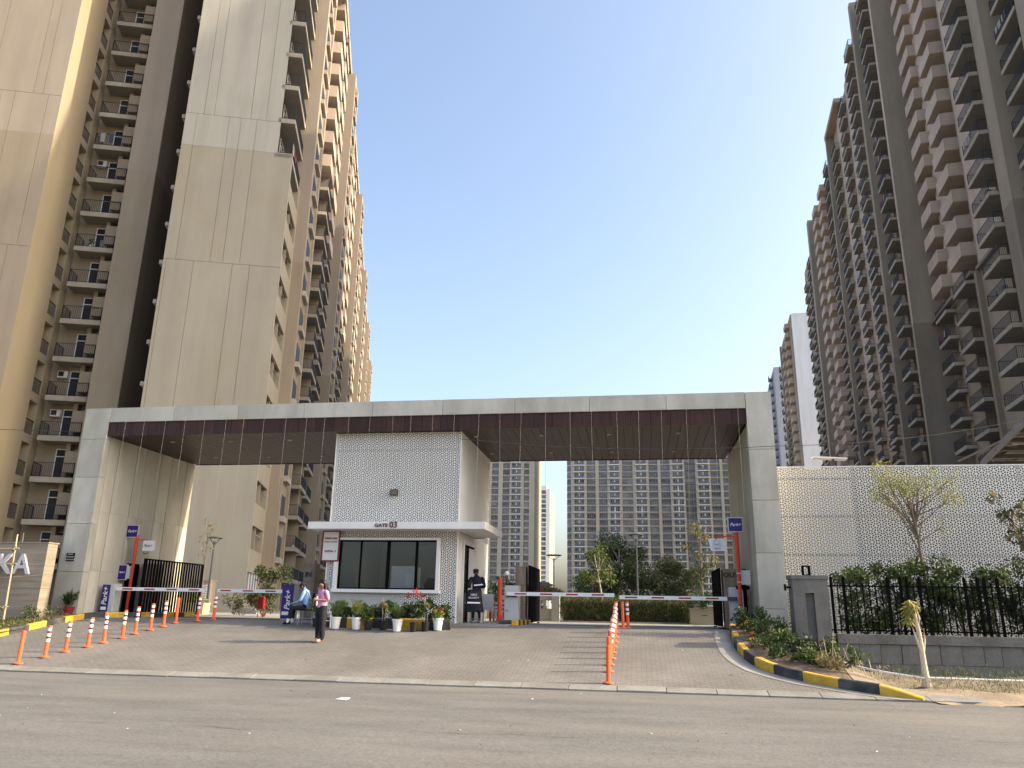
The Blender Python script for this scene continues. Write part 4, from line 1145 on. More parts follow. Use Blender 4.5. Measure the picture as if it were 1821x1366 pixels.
MB().tube([(.06, -.05, 2.3), (.18, -.05, 2.2), (.1, -.06, 2.1), (.2, -.05, 2.05)], .015, 6).box(-.1, .05, 2.28, .3, .1, 2.38).build('cable', 'frame_black', p3)

# travertine gate pillars and folded black gate leaves
def tile_pillar(label, x0, x1, y0, y1, z0, z1, n=3):
    root = thing('gate_pillar', label, 'pillar')
    MB().box(x0 + .012, y0 + .012, z0, x1 - .012, y1 - .012, z1 - .01).build('core', 'groove_dark', root)
    for k in range(n):
        a = z0 + (z1 - z0) * k / n; b = z0 + (z1 - z0) * (k + 1) / n
        MB().box(x0, y0, a + .004, x1, y1, b - .004).build('stone_tile', 'travertine_up', root)
    return root
tile_pillar('brown travertine pillar behind the red post at the entry side', -18.2, -17.75, 26.9, 27.5, 1.1, 2.98)
inp = tile_pillar('brown travertine pillar marked IN between the entry lane and the cabin', -12.1, -11.68, 27.5, 28.0, 1.1, 3.07)
MB().box(-12.04, 27.47, 2.42, -11.74, 27.49, 2.92).build('sign_plate', 'travertine', inp)
text('IN', .24, inp, (-11.89, 27.46, 2.67), (R90, 0, 0), 'letter_brown', ext=.01, bold=.012)
tile_pillar('brown travertine pillar right of the grey barrier cabinet', -4.22, -3.86, 27.2, 27.75, 1.1, 3.02)
outp = tile_pillar('brown travertine pillar with raised letters OUT at the exit', 2.72, 3.28, 26.9, 27.4, 1.1, 2.98)
text('OUT', .20, outp, (2.98, 26.89, 2.78), (R90, 0, 0), 'letter_brown', ext=.012, bold=.006, sx=1.2)
def gate_leaf(label, x, y0, y1, z0, z1, n, fill):
    root = thing('gate_leaf', label, 'gate', (x, y0, 0))
    L_ = y1 - y0
    MB().box(-.03, 0, z0, .03, .05, z1).box(-.03, L_ - .05, z0, .03, L_, z1).box(-.03, .05, z0, .03, L_ - .05, z0 + .05).box(-.03, .05, z1 - .05, .03, L_ - .05, z1).box(-.028, .05, (z0+z1)/2 - .02, .028, L_ - .05, (z0+z1)/2 + .02).build('gate_frame', 'frame_black', root)
    me = MB().box(-.012, 0, z0 + .05, .012, fill, z1 - .05).mesh('slat', 'frame_black')
    for k in range(n): inst('slat', me, root, (0, .08 + (L_ - .16 - fill) * k / (n - 1), 0))
    MB().lathe([(.05, 0), (.05, .04)], seg=10).build('wheel', 'frame_black', root, loc=(0, L_ - .2, z0 - .06))
    return root
gate_leaf('black slatted gate leaf folded open along the left column', -17.3, 25.7, 29.6, 1.16, 3.1, 22, .09)
o = gate_leaf('narrow black gate leaf behind the red post at the left', -18.28, 26.2, 26.85, 1.16, 2.95, 5, .08)
gate_leaf('black gate leaf edge on beside the centre travertine pillar', -3.74, 27.2, 30.0, 1.16, 3.05, 18, .12)
gate_leaf('black gate leaf edge on at the left of the OUT pillar', 2.62, 26.9, 29.6, 1.16, 3.0, 18, .12)
gate_leaf('black gate leaf behind the red post at the right column', 3.36, 26.4, 29.4, 1.16, 2.95, 12, .06)

# ------------------------------------------------------------------ EUREKA sign wall and bamboo scaffold
sw_ = thing('sign_wall', 'brown travertine sign wall with big white letters at the left edge', 'wall')
WE = -18.84
MB().box(-33.0 + .02, 22.82, .6, WE - .02, 23.22, 3.37).build('core', 'groove_dark', sw_)
for j in range(4):
    z0_ = .55 + j * .708
    for i in range(13):
        MB().box(-33 + i * 1.0892, 22.8 - rnd.uniform(0, .003), z0_ + .003, -33 + (i + 1) * 1.0892 - .005, 22.82, z0_ + .704).build('stone_tile', 'travertine', sw_)
    MB().box(WE - .02, 22.8, z0_ + .003, WE, 23.24, z0_ + .704).build('stone_tile', 'travertine', sw_)
MB().box(-33.02, 22.77, 3.382, WE + .03, 23.27, 3.42).build('coping', 'travertine', sw_)
for i, ch in enumerate('EUREKA'):
    text(ch, .90, sw_, (-19.60 - (5 - i) * .64, 22.74, 2.68), (R90, 0, 0), 'letter_white', name='letter', ext=.045, bold=.012)
sca = thing('bamboo_scaffold', 'rickety bamboo scaffold poles tied in front of the sign wall', 'scaffold')
def bamboo(a, b_, r=.03):
    a, b_ = Vector(a), Vector(b_); n_ = max(3, int((b_ - a).length / .35)); path = []; rad = []
    for k in range(n_ + 1):
        p = a.lerp(b_, k / n_) + Vector((0, 0, 0))
        for dd, rr in ((-.012, 1.0), (0, 1.35), (.012, 1.0)):
            path.append(p + (b_ - a).normalized() * dd); rad.append(r * rr * (1 - .25 * k / n_))
    MB().tube(path, rad, 7).build('pole', 'bamboo', sca)
bamboo((-19.42, 22.2, .75), (-19.55, 22.25, 3.6)); bamboo((-21.4, 22.1, .6), (-21.5, 22.25, 3.8)); bamboo((-20.35, 23.5, .9), (-20.42, 23.5, 3.75), .02)
for zz in (1.38, 2.68, 3.15): bamboo((-22.9, 22.15, zz - .03), (-19.35, 22.18, zz + .02), .022)
bamboo((-22.9, 22.6, 2.09), (-18.6, 22.66, 2.39), .011)
for (zz) in (1.38, 2.68, 3.15): MB().tube([(-19.5, 22.14, zz - .05), (-19.5, 22.24, zz + .06)], .045, 7).build('rope_tie', 'leaf_dry', sca)

# ------------------------------------------------------------------ lamps
def lamp(label, x, y, zt, z0=1.08, hw=.42):
    root = thing('street_lamp', label, 'street lamp', (x, y, z0))
    h = zt - z0
    MB().tube([(0, 0, 0), (0, 0, h - .35)], [.07, .05], 10).box(-.14, -.14, 0, .14, .14, .03).build('pole', 'lamp_grey', root)
    MB().tube([(0, 0, h - .4), (-hw * .75, 0, h - .03)], .02, 6).tube([(0, 0, h - .4), (hw * .75, 0, h - .03)], .02, 6).tube([(0, 0, h - .36), (0, 0, h - .2)], .06, 8).build('arm', 'lamp_grey', root)
    MB().lathe([(hw * .9, -.03), (hw, 0), (hw, .03), (hw * .8, .06)], seg=20).build('lamp_head', 'lamp_grey', root, loc=(0, 0, h))
    MB().lathe([(hw * .5, -.035), (hw * .5, -.031)], seg=16).build('lamp_lens', 'lamp_lens', root, loc=(0, 0, h))
    return root
lamp('slim dark street lamp in front of the blank tower wall at the left', -22.9, 40, 5.05)
lamp('slim dark street lamp in the sky gap beyond the gate', -6.36, 60, 5.55, hw=.6)
lamp('slim dark street lamp rising above the round bushy trees', -.1, 45, 5.72)
fl = thing('street_lamp', 'flat white lamp panel on a pole just above the perforated wall', 'street lamp', (6.73, 28, 1.08))
MB().tube([(0.05, 0, 0), (0.05, 0, 5.7)], .04, 8).build('pole', 'lamp_grey', fl)
MB().prism([(-.62, -.15, 5.80), (.5, -.15, 5.73), (.5, -.15, 5.68), (-.62, -.15, 5.75)], (0, .4, 0)).build('lamp_head', 'frame_white', fl)
# sloped steel canopy over the right tower entrance
sh = thing('entrance_canopy', 'dark steel framed entrance canopy above the perforated wall at the right edge', 'canopy', (0, 0, 0))
def cax(y): return 13.85 + (y - 33.66) * .224
for k in range(6):
    yy = 25.9 + k * 1.55
    MB().box(cax(yy), yy, 7.5, 22, yy + .09, 7.66).build('rafter', 'steel', sh)
MB().prism([(cax(25.8), 25.8, 7.47), (cax(25.8) + .1, 25.8, 7.47), (cax(33.8) + .1, 33.8, 7.47), (cax(33.8), 33.8, 7.47)], (0, 0, .22)).build('edge_beam', 'steel', sh)
for k in range(9):
    x = 13.0 + k * 1.05
    MB().box(x, 25.95, 7.665, x + .06, 33.7, 7.73).build('purlin', 'steel', sh)
for k in range(8):
    x0_ = 12.2 + k * 1.22
    MB().prism([(max(x0_, cax(25.8)), 25.8, 7.735), (x0_ + 1.19, 25.8, 7.735), (x0_ + 1.19 + 1.8, 33.8, 7.735), (max(x0_, cax(25.8)) + 1.8, 33.8, 7.735)], (0, 0, .02)).build('roof_sheet', 'sheet_roof', sh)
MB().box(13.0, 28.9, 7.40, 14.6, 28.94, 7.43).build('tie_rod', 'frame_white', sh)
for x in (16.5, 20.5):
    for yy in (26.2, 33.2): MB().box(x - .06, yy - .06, 1.0, x + .06, yy + .06, 7.5).build('post', 'steel', sh)
# overhead wires
def wire_run(label, pts, sag, r=.012):
    mb = MB()
    path = []
    for a, b_ in zip(pts[:-1], pts[1:]):
        for k in range(13):
            t = k / 12; p = Vector(a).lerp(Vector(b_), t); p.z -= sag * 4 * t * (1 - t); path.append(p)
    mb.tube(path, r, 5); o = mb.build('overhead_wire', 'wire'); tag(o, label, 'wire'); return o
wire_run('thin overhead wire crossing in front of the left tower to the portal', [(-40, 24.3, 9.2), (-19.3, 24.0, 7.35)], .25)
wire_run('thin overhead wire crossing the right half of the portal towards the shaded towers', [(-5.5, 23.5, 6.75), (4.1, 23.4, 6.35), (12.5, 26.5, 7.75), (20, 29, 9)], .2, .009)

# ------------------------------------------------------------------ fence, pillar
gp = thing('boundary_pillar', 'rough grey cement boundary pillar with a vertical slot and lamp frame on top', 'pillar', (3.93, 21.62, 0))
bpz = .3
m_ = MB()
m_.box(0, 0, .2, .30, .62, 2.47); m_.box(.52, 0, .2, .87, .62, 2.47); m_.box(.30, 0, .2, .52, .62, .62); m_.box(.30, 0, 2.12, .52, .62, 2.47); m_.box(.30, .12, .62, .52, .5, 2.12)
m_.build('shaft', 'cement_dark', gp)
MB().box(-.03, -.03, 2.47, .90, .65, 2.56).build('cap', 'cement_dark', gp)
MB().box(.32, .2, 2.56, .36, .36, 2.82).box(.48, .2, 2.56, .52, .36, 2.82).box(.36, .2, 2.79, .48, .36, 2.82).box(.36, .2, 2.56, .48, .36, 2.59).build('lamp_frame', 'frame_black', gp)
MB().box(-.14, .25, 2.24, 0, .32, 2.28).tube([(-.14, .28, 2.18), (-.14, .28, 2.34)], .03, 8).build('hinge', 'frame_black', gp)
fe = thing('railing_fence', 'black iron railing fence with pointed thick and thin bars on the retaining wall', 'fence', (4.85, 22.0, 0))
thick = MB().box(-.035, -.02, 1.12, .035, .02, 2.52).prism([(-.035, -.02, 2.52), (.035, -.02, 2.52), (0, -.02, 2.58)], (0, .04, 0)).mesh('bar', 'frame_black')
thin = MB().box(-.012, -.012, 1.15, .012, .012, 2.40).mesh('bar', 'frame_black')
x = .12; k = 0
while x < 14:
    c = k % 12
    inst('bar', thick if c in (0, 2, 9, 11) else thin, fe, (x, 0, 0)); x += .155; k += 1
MB().box(0, -.02, 2.30, 14, .02, 2.335).build('top_rail', 'frame_black', fe)
MB().box(0, -.02, 1.2, 14, .02, 1.235).build('bottom_rail', 'frame_black', fe)
pp = MB().tube([(3.9, 21.0, .72), (4.6, 20.0, .52), (5.1, 19.2, .42), (5.85, 18.75, .33), (7.5, 18.8, .32), (12, 18.85, .34), (20, 18.9, .34)], .022, 8).build('water_pipe', 'pipe_white', None, smooth=True)
tag(pp, 'white plastic pipe lying over the soil below the retaining wall', 'pipe')
pw_ = MB().prism([(3.5, 21.0, .62), (3.95, 20.7, .56), (4.05, 21.25, .66), (3.7, 21.45, .74)], (0, .02, .1)).build('broken_slab', 'brickish')
tag(pw_, 'broken pinkish masonry slab lying at the foot of the cement pillar', 'slab')
# leafless cut trunk
st = thing('cut_tree', 'pale cut tree stump pole with splayed bark standing in the sand', 'tree', (6.0, 18.8, .24))
MB().tube([(0, 0, -.1), (.0, 0, .08), (-.01, 0, .35), (-.015, 0, .7), (-.03, 0, 1.0), (-.06, 0, 1.3), (-.11, 0, 1.58), (-.17, 0, 1.68)], [.11, .075, .062, .055, .046, .044, .04, .03], 9).tube([(.0, 0, .55), (.07, 0, .85), (.08, 0, 1.1)], [.035, .02, .006], 6).tube([(-.03, -.02, .6), (-.12, -.02, .95), (-.15, 0, 1.12)], [.035, .02, .006], 6).tube([(-.04, -.02, .9), (.01, -.02, 1.3), (-.02, 0, 1.5)], [.03, .02, .006], 6).build('trunk', 'trunk_cut', st)
me = leaf_mesh('crown', [(-.14, 0, 1.6, .12, 150), (-.18, 0, 1.48, .12, 110), (-.2, 0, 1.3, .1, 50)], .17, .028, ['leaf_dry', 'leaf_yellow'], droop=2.0, seed=4)
tag(inst('dry_tuft', me, st), kind='stuff')

# ------------------------------------------------------------------ people
def skin_person(name, label, J, B, mats, loc, rz, sub=2):
    """J: joint -> (x,y,z,r[,ry]); B: list of (a,b,material)"""
    names = list(J); idx = {n: i for i, n in enumerate(names)}
    me = bpy.data.meshes.new('body_src'); me.from_pydata([J[n][:3] for n in names], [(idx[a], idx[b]) for a, b, _ in B], [])
    o = bpy.data.objects.new('body_src', me); COL.objects.link(o)
    md = o.modifiers.new('skin', 'SKIN'); md.branch_smoothing = .6; md.use_smooth_shade = True
    for i, n in enumerate(names):
        sv_ = me.skin_vertices[0].data[i]; r = J[n][3]; sv_.radius = (r, J[n][4] if len(J[n]) > 4 else r)
        sv_.use_root = (n == 'pelvis')
    ss = o.modifiers.new('sub', 'SUBSURF'); ss.levels = sub; ss.render_levels = sub
    dg = bpy.context.evaluated_depsgraph_get(); dg.update()
    out = bpy.data.meshes.new_from_object(o.evaluated_get(dg))
    bpy.data.objects.remove(o)
    out.materials.clear()
    for m in mats: out.materials.append(M[m])
    segs = [(Vector(J[a][:3]), Vector(J[b][:3]), (J[a][3] + J[b][3]) / 2, mats.index(m)) for a, b, m in B]
    for p in out.polygons:
        c = p.center; best = 1e9
        for a, b, r, mi in segs:
            d = b - a; t = max(0, min(1, (c - a).dot(d) / max(d.length_squared, 1e-9)))
            q = (c - a - d * t).length - r
            if q < best: best = q; p.material_index = mi
        p.use_smooth = True
    root = thing(name, label, 'person', loc, rz)
    inst('body', out, root)
    return root
def hand(J, B, w, key, dirv, side, m='skin_tone'):
    """five short bent fingers leaving the palm at joint w"""
    d = Vector(dirv).normalized(); s = Vector(side).normalized(); n = d.cross(s)
    p = Vector(J[w][:3]); palm = p + d * .07
    J[key + 'palm'] = (*palm, .022, .03); B.append((w, key + 'palm', m))
    for k, (off, l) in enumerate(((-.03, .055), (-.01, .065), (.01, .062), (.03, .05))):
        a = palm + d * .03 + s * off; b = a + d * l * .6 + n * .01; c = b + d * l * .3 + n * .03
        J[f'{key}f{k}a'] = (*a, .009); J[f'{key}f{k}b'] = (*b, .008); J[f'{key}f{k}c'] = (*c, .007)
        B += [(key + 'palm', f'{key}f{k}a', m), (f'{key}f{k}a', f'{key}f{k}b', m), (f'{key}f{k}b', f'{key}f{k}c', m)]
    a = p + d * .03 + s * -.035; b = a + d * .04 + s * -.02 + n * .02
    J[key + 'ta'] = (*a, .010); J[key + 'tb'] = (*b, .008)
    B += [(w, key + 'ta', m), (key + 'ta', key + 'tb', m)]
def face(root, c, fwd, upv, hair_back=True, hairm='hair', beard=False):
    f = Vector(fwd).normalized(); u = Vector(upv).normalized(); s = f.cross(u)
    c = Vector(c)
    MB().tube([c + f * .095 + u * .02, c + f * .118 - u * .02, c + f * .10 - u * .03], [.008, .014, .01], 6).build('nose', 'skin_tone', root, smooth=True)
    e = MB()
    for k in (-1, 1):
        q = c + f * .093 + s * k * .033 + u * .022; e.tube([q - s * .012, q + s * .012], .006, 6)
    e.build('eyes', 'hair', root)
    MB().tube([c + f * .095 - u * .055 - s * .022, c + f * .1 - u * .055, c + f * .095 - u * .055 + s * .022], .006, 6).build('mouth', 'maroon', root)
    ee = MB()
    for k in (-1, 1):
        q = c + s * k * .078 - f * .005; ee.tube([q + u * .03, q + s * k * .012, q - u * .03], [.012, .016, .01], 6)
    ee.build('ears', 'skin_tone', root, smooth=True)

# woman in pink (local: facing -x, i.e. to the left of the picture, slightly towards the camera)
Z = 1.0
J = {'pelvis': (0, 0, .88, .15, .19), 'waist': (0, 0, 1.03, .135, .175), 'chest': (.01, 0, 1.20, .14, .185), 'neckb': (.0, 0, 1.345, .06, .09), 'neck': (-.03, 0, 1.40, .045), 'head': (-.065, 0, 1.475, .078), 'headt': (-.06, 0, 1.545, .07)}
B = [('pelvis', 'waist', 'pink_shirt'), ('waist', 'chest', 'pink_shirt'), ('chest', 'neckb', 'pink_shirt'), ('neckb', 'neck', 'skin_tone'), ('neck', 'head', 'skin_tone'), ('head', 'headt', 'skin_tone')]
for k, s_ in (('l', -1), ('r', 1)):
    J.update({k+'sh': (.01, s_*.165, 1.31, .062), k+'el': (.06, s_*.21, 1.08, .042), k+'sl': (.045, s_*.20, 1.15, .056), k+'wr': (-.17, s_*.08, 1.10, .026),
              k+'hip': (0, s_*.10, .80, .135), k+'kn': (-.015 if s_ < 0 else .01, s_*.105, .46, .10), k+'an': (.015, s_*.11, .10, .07), k+'ba': (-.06, s_*.095, .04, .040), k+'to': (-.15, s_*.10, .03, .028)})
    B += [('neckb', k+'sh', 'pink_shirt'), (k+'sh', k+'sl', 'pink_shirt'), (k+'sl', k+'el', 'skin_tone'), (k+'el', k+'wr', 'skin_tone'), ('pelvis', k+'hip', 'black_cloth'), (k+'hip', k+'kn', 'black_cloth'), (k+'kn', k+'an', 'black_cloth'), (k+'an', k+'ba', 'shoe_peach'), (k+'ba', k+'to', 'shoe_peach')]
    hand(J, B, k+'wr', k+'h', (-.9, -s_ * .35, .25), (0, .4, .9))
woman = skin_person('person', 'woman in pink t-shirt and black trousers standing on the drive looking at a phone', J, B, ['pink_shirt', 'skin_tone', 'black_cloth', 'shoe_peach', 'hair'], (-8.58, 20.9, gz(20.9) - .0), math.radians(55))
face(woman, (-.075, 0, 1.475), (-.9, 0, -.42), (-.42, 0, .9))
hb = MB(); hb.tube([(-.075, 0, 1.60), (-.03, 0, 1.575), (.03, 0, 1.50), (.07, 0, 1.36), (.075, 0, 1.22), (.06, 0, 1.10)], [.05, .088, .088, .075, .065, .02], 12)
hb.tube([(-.01, -.06, 1.53), (.01, -.08, 1.44), (.02, -.09, 1.33), (-.04, -.12, 1.22)], [.03, .035, .034, .012], 8)
hb.tube([(-.01, .06, 1.53), (.01, .08, 1.44), (.02, .09, 1.33)], [.03, .035, .012], 8)
hb.build('hair', 'hair', woman, smooth=True)
ph_ = MB().prism([(-.03, -.035, 0), (.03, -.035, .03), (.03, .035, .03), (-.03, .035, 0)], (-.003, 0, .14)).build('smartphone', 'frame_black')
ph_.location = (-8.58 - .27 * math.cos(math.radians(55)), 20.9 - .27 * math.sin(math.radians(55)), gz(20.9) + 1.10)
tag(ph_, 'dark smartphone held in both hands by the woman in pink', 'phone')

# seated guard in blue shirt (faces -x, back slightly to camera)
J = {'pelvis': (0, 0, .52, .15, .16), 'waist': (-.01, 0, .68, .15, .15), 'chest': (-.04, 0, .86, .165, .17), 'neckb': (-.09, 0, 1.0, .065, .10), 'neck': (-.12, 0, 1.05, .05), 'head': (-.17, 0, 1.12, .08), 'headt': (-.17, 0, 1.19, .075)}
B = [('pelvis', 'waist', 'blue_shirt'), ('waist', 'chest', 'blue_shirt'), ('chest', 'neckb', 'blue_shirt'), ('neckb', 'neck', 'skin_tone'), ('neck', 'head', 'skin_tone'), ('head', 'headt', 'hair')]
for k, s_ in (('l', -1), ('r', 1)):
    J.update({k+'sh': (-.07, s_*.185, .97, .066), k+'el': (-.16, s_*.23, .72, .048), k+'wr': (-.36, s_*.12, .64, .03),
              k+'hip': (-.05, s_*.09, .50, .095), k+'kn': (-.42, s_*.12, .50, .066), k+'an': (-.44 - .06 * (s_ < 0), s_*.12, .22, .05), k+'so': (-.46 - .06 * (s_ < 0), s_*.12, .08, .045), k+'to': (-.66, s_*.13, .035, .04)})
    B += [('neckb', k+'sh', 'blue_shirt'), (k+'sh', k+'el', 'blue_shirt'), (k+'el', k+'wr', 'blue_shirt'), ('pelvis', k+'hip', 'black_cloth'), (k+'hip', k+'kn', 'black_cloth'), (k+'kn', k+'an', 'black_cloth'), (k+'an', k+'so', 'frame_white'), (k+'so', k+'to', 'shoe_black')]
    hand(J, B, k+'wr', k+'h', (-.95, -s_ * .2, -.15), (0, 1, 0))
GX, GY = -10.02, 23.25
guard = skin_person('person', 'guard in light blue shirt and dark cap sitting on a chair with his head bowed', J, B, ['blue_shirt', 'skin_tone', 'black_cloth', 'frame_white', 'shoe_black', 'hair'], (GX, GY, gz(GY)), math.radians(8))
face(guard, (-.18, 0, 1.12), (-.85, 0, -.5), (-.5, 0, .85))
MB().lathe([(.092, 0), (.1, .03), (.105, .075), (.06, .095)], seg=14).build('cap', 'navy_cloth', guard, loc=(-.165, 0, 1.15), smooth=True).rotation_euler = (0, -.45, 0)
MB().tube([(-.02, -.15, .99), (.06, -.13, .9), (.08, -.10, .72)], .012, 5).tube([(.03, .1, 1.0), (.07, .1, .85)], .012, 5).build('lanyard', 'black_cloth', guard)
def metal_chair(label, x, y, z, rz, plastic='chair_metal', seat='black_cloth', back=True):
    root = thing('chair', label, 'chair', (x, y, z), rz)
    for sx_ in (-1, 1):
        for sy in (-1, 1):
            MB().tube([(sx_ * .21, sy * .2, 0), (sx_ * .19, sy * .19, .42)], .012, 6).build('leg', plastic, root)
    MB().box(-.22, -.22, .42, .22, .22, .455).build('seat', seat, root)
    MB().tube([(-.19, -.19, .2), (.19, -.19, .2)], .01, 5).tube([(-.19, .19, .2), (.19, .19, .2)], .01, 5).tube([(.2, -.2, .14), (.2, .2, .14)], .01, 5).build('stretcher', plastic, root)
    if back:
        MB().tube([(.2, -.2, .44), (.24, -.2, .9), (.24, .2, .9), (.2, .2, .44)], .012, 6).build('back_frame', plastic, root)
        MB().prism([(.235, -.19, .62), (.235, .19, .62), (.25, .19, .88), (.25, -.19, .88)], (.015, 0, 0)).build('backrest', seat, root)
    return root
metal_chair('silver metal chair under the seated guard in blue', GX + .03, GY, gz(GY), math.radians(8))
cch = metal_chair('white plastic chair standing behind the woman in pink', -9.35, 23.0, gz(22.9), math.radians(200), 'frame_white', 'frame_white')
crate = MB().box(-9.85, 23.35, gz(23.5), -9.45, 23.7, gz(23.5) + .3).box(-9.88, 23.32, gz(23.5) + .3, -9.42, 23.73, gz(23.5) + .33).build('storage_box', 'cabinet_grey')
tag(crate, 'grey storage box on the ground between the seated guard and the planter', 'box')

# standing guard in black jacket at the cabin door, back to the camera
J = {'pelvis': (0, 0, .92, .17, .17), 'waist': (-.02, 0, 1.06, .175, .175), 'chest': (-.06, 0, 1.27, .19, .19), 'neckb': (-.10, 0, 1.43, .085, .1), 'neck': (-.14, 0, 1.50, .052), 'head': (-.19, 0, 1.58, .08), 'headt': (-.19, 0, 1.66, .078)}
B = [('pelvis', 'waist', 'navy_cloth'), ('waist', 'chest', 'navy_cloth'), ('chest', 'neckb', 'navy_cloth'), ('neckb', 'neck', 'skin_tone'), ('neck', 'head', 'skin_tone'), ('head', 'headt', 'hair')]
for k, s_ in (('l', -1), ('r', 1)):
    J.update({k+'sh': (-.08, s_*.20, 1.38, .085), k+'el': (-.05, s_*.27, 1.13, .07), k+'wr': (-.27, s_*.16, 1.14, .04),
              k+'hip': (0, s_*.09, .84, .10), k+'kn': (-.02, s_*.10, .48, .07), k+'an': (.01, s_*.12, .12, .05), k+'so': (.0, s_*.12, .06, .045), k+'to': (-.2, s_*.13, .035, .038)})
    B += [('neckb', k+'sh', 'navy_cloth'), (k+'sh', k+'el', 'navy_cloth'), (k+'el', k+'wr', 'navy_cloth'), ('pelvis', k+'hip', 'black_cloth'), (k+'hip', k+'kn', 'black_cloth'), (k+'kn', k+'an', 'black_cloth'), (k+'an', k+'so', 'frame_white'), (k+'so', k+'to', 'shoe_black')]
    hand(J, B, k+'wr', k+'h', (-.95, -s_ * .3, 0), (0, 0, 1))
SXp, SYp = -5.22, 25.55
sec = skin_person('person', 'security guard in black reflective jacket standing with his back turned at the cabin door', J, B, ['navy_cloth', 'skin_tone', 'black_cloth', 'frame_white', 'shoe_black', 'hair'], (SXp, SYp, 1.135), math.radians(-62))
face(sec, (-.2, 0, 1.58), (-.9, 0, -.4), (-.4, 0, .9))
MB().lathe([(.09, 0), (.1, .05), (.06, .09)], seg=14).build('hair', 'hair', sec, loc=(-.18, 0, 1.615), smooth=True)
bd = MB()
bd.prism([(.13, -.15, 1.15), (.13, .15, 1.18), (.13, .15, 1.22), (.13, -.15, 1.19)], (.035, 0, 0))
bd.build('reflective_strip', 'reflect_white', sec)
ch2 = metal_chair('metal chair carrying a black security jacket in front of the cabin door', -5.12, 24.95, 1.135, math.radians(-85))
# draped jacket: a flared shell
jk = MB(); prof = [(1.02, .17, .05), (.97, .235, .09), (.75, .25, .12), (.5, .285, .14), (.36, .31, .15)]
seg = 20
for (zz, rx, ry) in prof:
    for k in range(seg):
        a = 2 * math.pi * k / seg; w_f = 1 + .07 * math.sin(5 * a) * (1.1 - zz)
        jk.v.append((math.cos(a) * rx * w_f, math.sin(a) * ry * w_f, zz + (.03 * math.sin(4 * a) if zz < .4 else 0)))
for i in range(len(prof) - 1):
    for k in range(seg):
        k2 = (k + 1) % seg; jk.f.append((i*seg+k, i*seg+k2, (i+1)*seg+k2, (i+1)*seg+k)); jk.m.append(0)
jk.f.append(tuple(range(seg))); jk.m.append(0)
jt = thing('security_jacket', 'black security jacket with white lettering and strip draped over a chair back', 'jacket', (-5.13, 24.72, 1.135), math.radians(6))
jk.build('jacket_shell', 'black_cloth', jt, smooth=True)
MB().prism([(-.2, -.165, .60), (.2, -.165, .60), (.2, -.155, .645), (-.2, -.155, .645)], (0, .04, 0)).build('reflective_strip', 'reflect_white', jt)
text('NIRO', .085, jt, (0, -.15, .86), (math.radians(80), 0, 0), 'cabinet_grey', ext=.002, bold=.002)
text('SECURITY', .075, jt, (0, -.165, .77), (math.radians(80), 0, 0), 'cabinet_grey', ext=.002, bold=.002)
jb = thing('plastic_chair', 'pale plastic chair standing against the side of the cabin', 'chair', (-4.95, 26.3, 1.135), math.radians(-90))
MB().box(-.24, -.24, .40, .24, .24, .44).build('seat', 'frame_white', jb)
MB().prism([(.22, -.22, .44), (.22, .22, .44), (.32, .2, .92), (.32, -.2, .92)], (.03, 0, 0)).build('backrest', 'frame_white', jb)
for a in (-1, 1):
    for b_ in (-1, 1): MB().tube([(a * .24, b_ * .24, 0), (a * .2, b_ * .2, .4)], .022, 6).build('leg', 'frame_white', jb)

# ------------------------------------------------------------------ vegetation
def shrub(name, label, x, y, z, clumps, ll, lw, m, stems=6, cat='shrub', group=None, seed=1, sh=.8, stem_m='bark', droop=.2, upright=False):
    root = thing(name, label, cat, (x, y, z), 0, group)
    r = random.Random(seed); mb = MB()
    for k in range(stems):
        c = clumps[r.randrange(len(clumps))]
        mb.tube([(r.uniform(-.04, .04), r.uniform(-.04, .04), -.03), (c[0] * .5, c[1] * .5, c[2] * .5), (c[0] + r.uniform(-.5, .5) * c[3], c[1] + r.uniform(-.5, .5) * c[3], c[2] + .5 * c[3])], [.012, .009, .004], 5)
    if stems: mb.build('stems', stem_m, root)
    me = leaf_mesh('foliage', clumps, ll, lw, m, droop=droop, seed=seed, upright=upright)
    tag(inst('foliage', me, root), kind='stuff')
    return root
def tree(label, x, y, z, h, crown, ll, lw, m, tr=.06, seed=1, stem_m='bark', lean=(0, 0), group=None, droop=.4, name='tree'):
    """crown: list of clumps relative to base"""
    root = thing(name, label, 'tree', (x, y, z), 0, group)
    r = random.Random(seed)
    fork = Vector((lean[0] * .5, lean[1] * .5, h * .45)); topv = Vector((lean[0], lean[1], h * .8))
    mb = MB().tube([(0, 0, -.1), fork * .5 + Vector((.03, 0, 0)), fork, topv], [tr * 1.3, tr, tr * .8, tr * .25], 9)
    for c in crown:
        e = Vector(c[:3]); t = r.uniform(.25, .9); s = fork.lerp(topv, t)
        if e.z < s.z: s = fork
        mid = s.lerp(e, .5) + Vector((r.uniform(-.1, .1), r.uniform(-.1, .1), -.05)) * c[3]
        mb.tube([s, mid, e], [tr * .45, tr * .28, tr * .1], 6)
        for q in range(3):
            e2 = e + Vector((r.uniform(-1, 1), r.uniform(-1, 1), r.uniform(-.3, 1))) * c[3] * .8
            mb.tube([mid.lerp(e, .5), e2], [tr * .2, tr * .05], 4, caps=False)
    mb.build('trunk', stem_m, root)
    me = leaf_mesh('crown', crown, ll, lw, m, droop=droop, seed=seed)
    tag(inst('crown', me, root), kind='stuff')
    return root
def rc(n, X, Y, Z0, Z1, rad, cnt, seed):
    r = random.Random(seed)
    return [(r.uniform(-X, X), r.uniform(-Y, Y), r.uniform(Z0, Z1), rad * r.uniform(.6, 1.2), int(cnt * r.uniform(.6, 1.3))) for _ in range(n)]

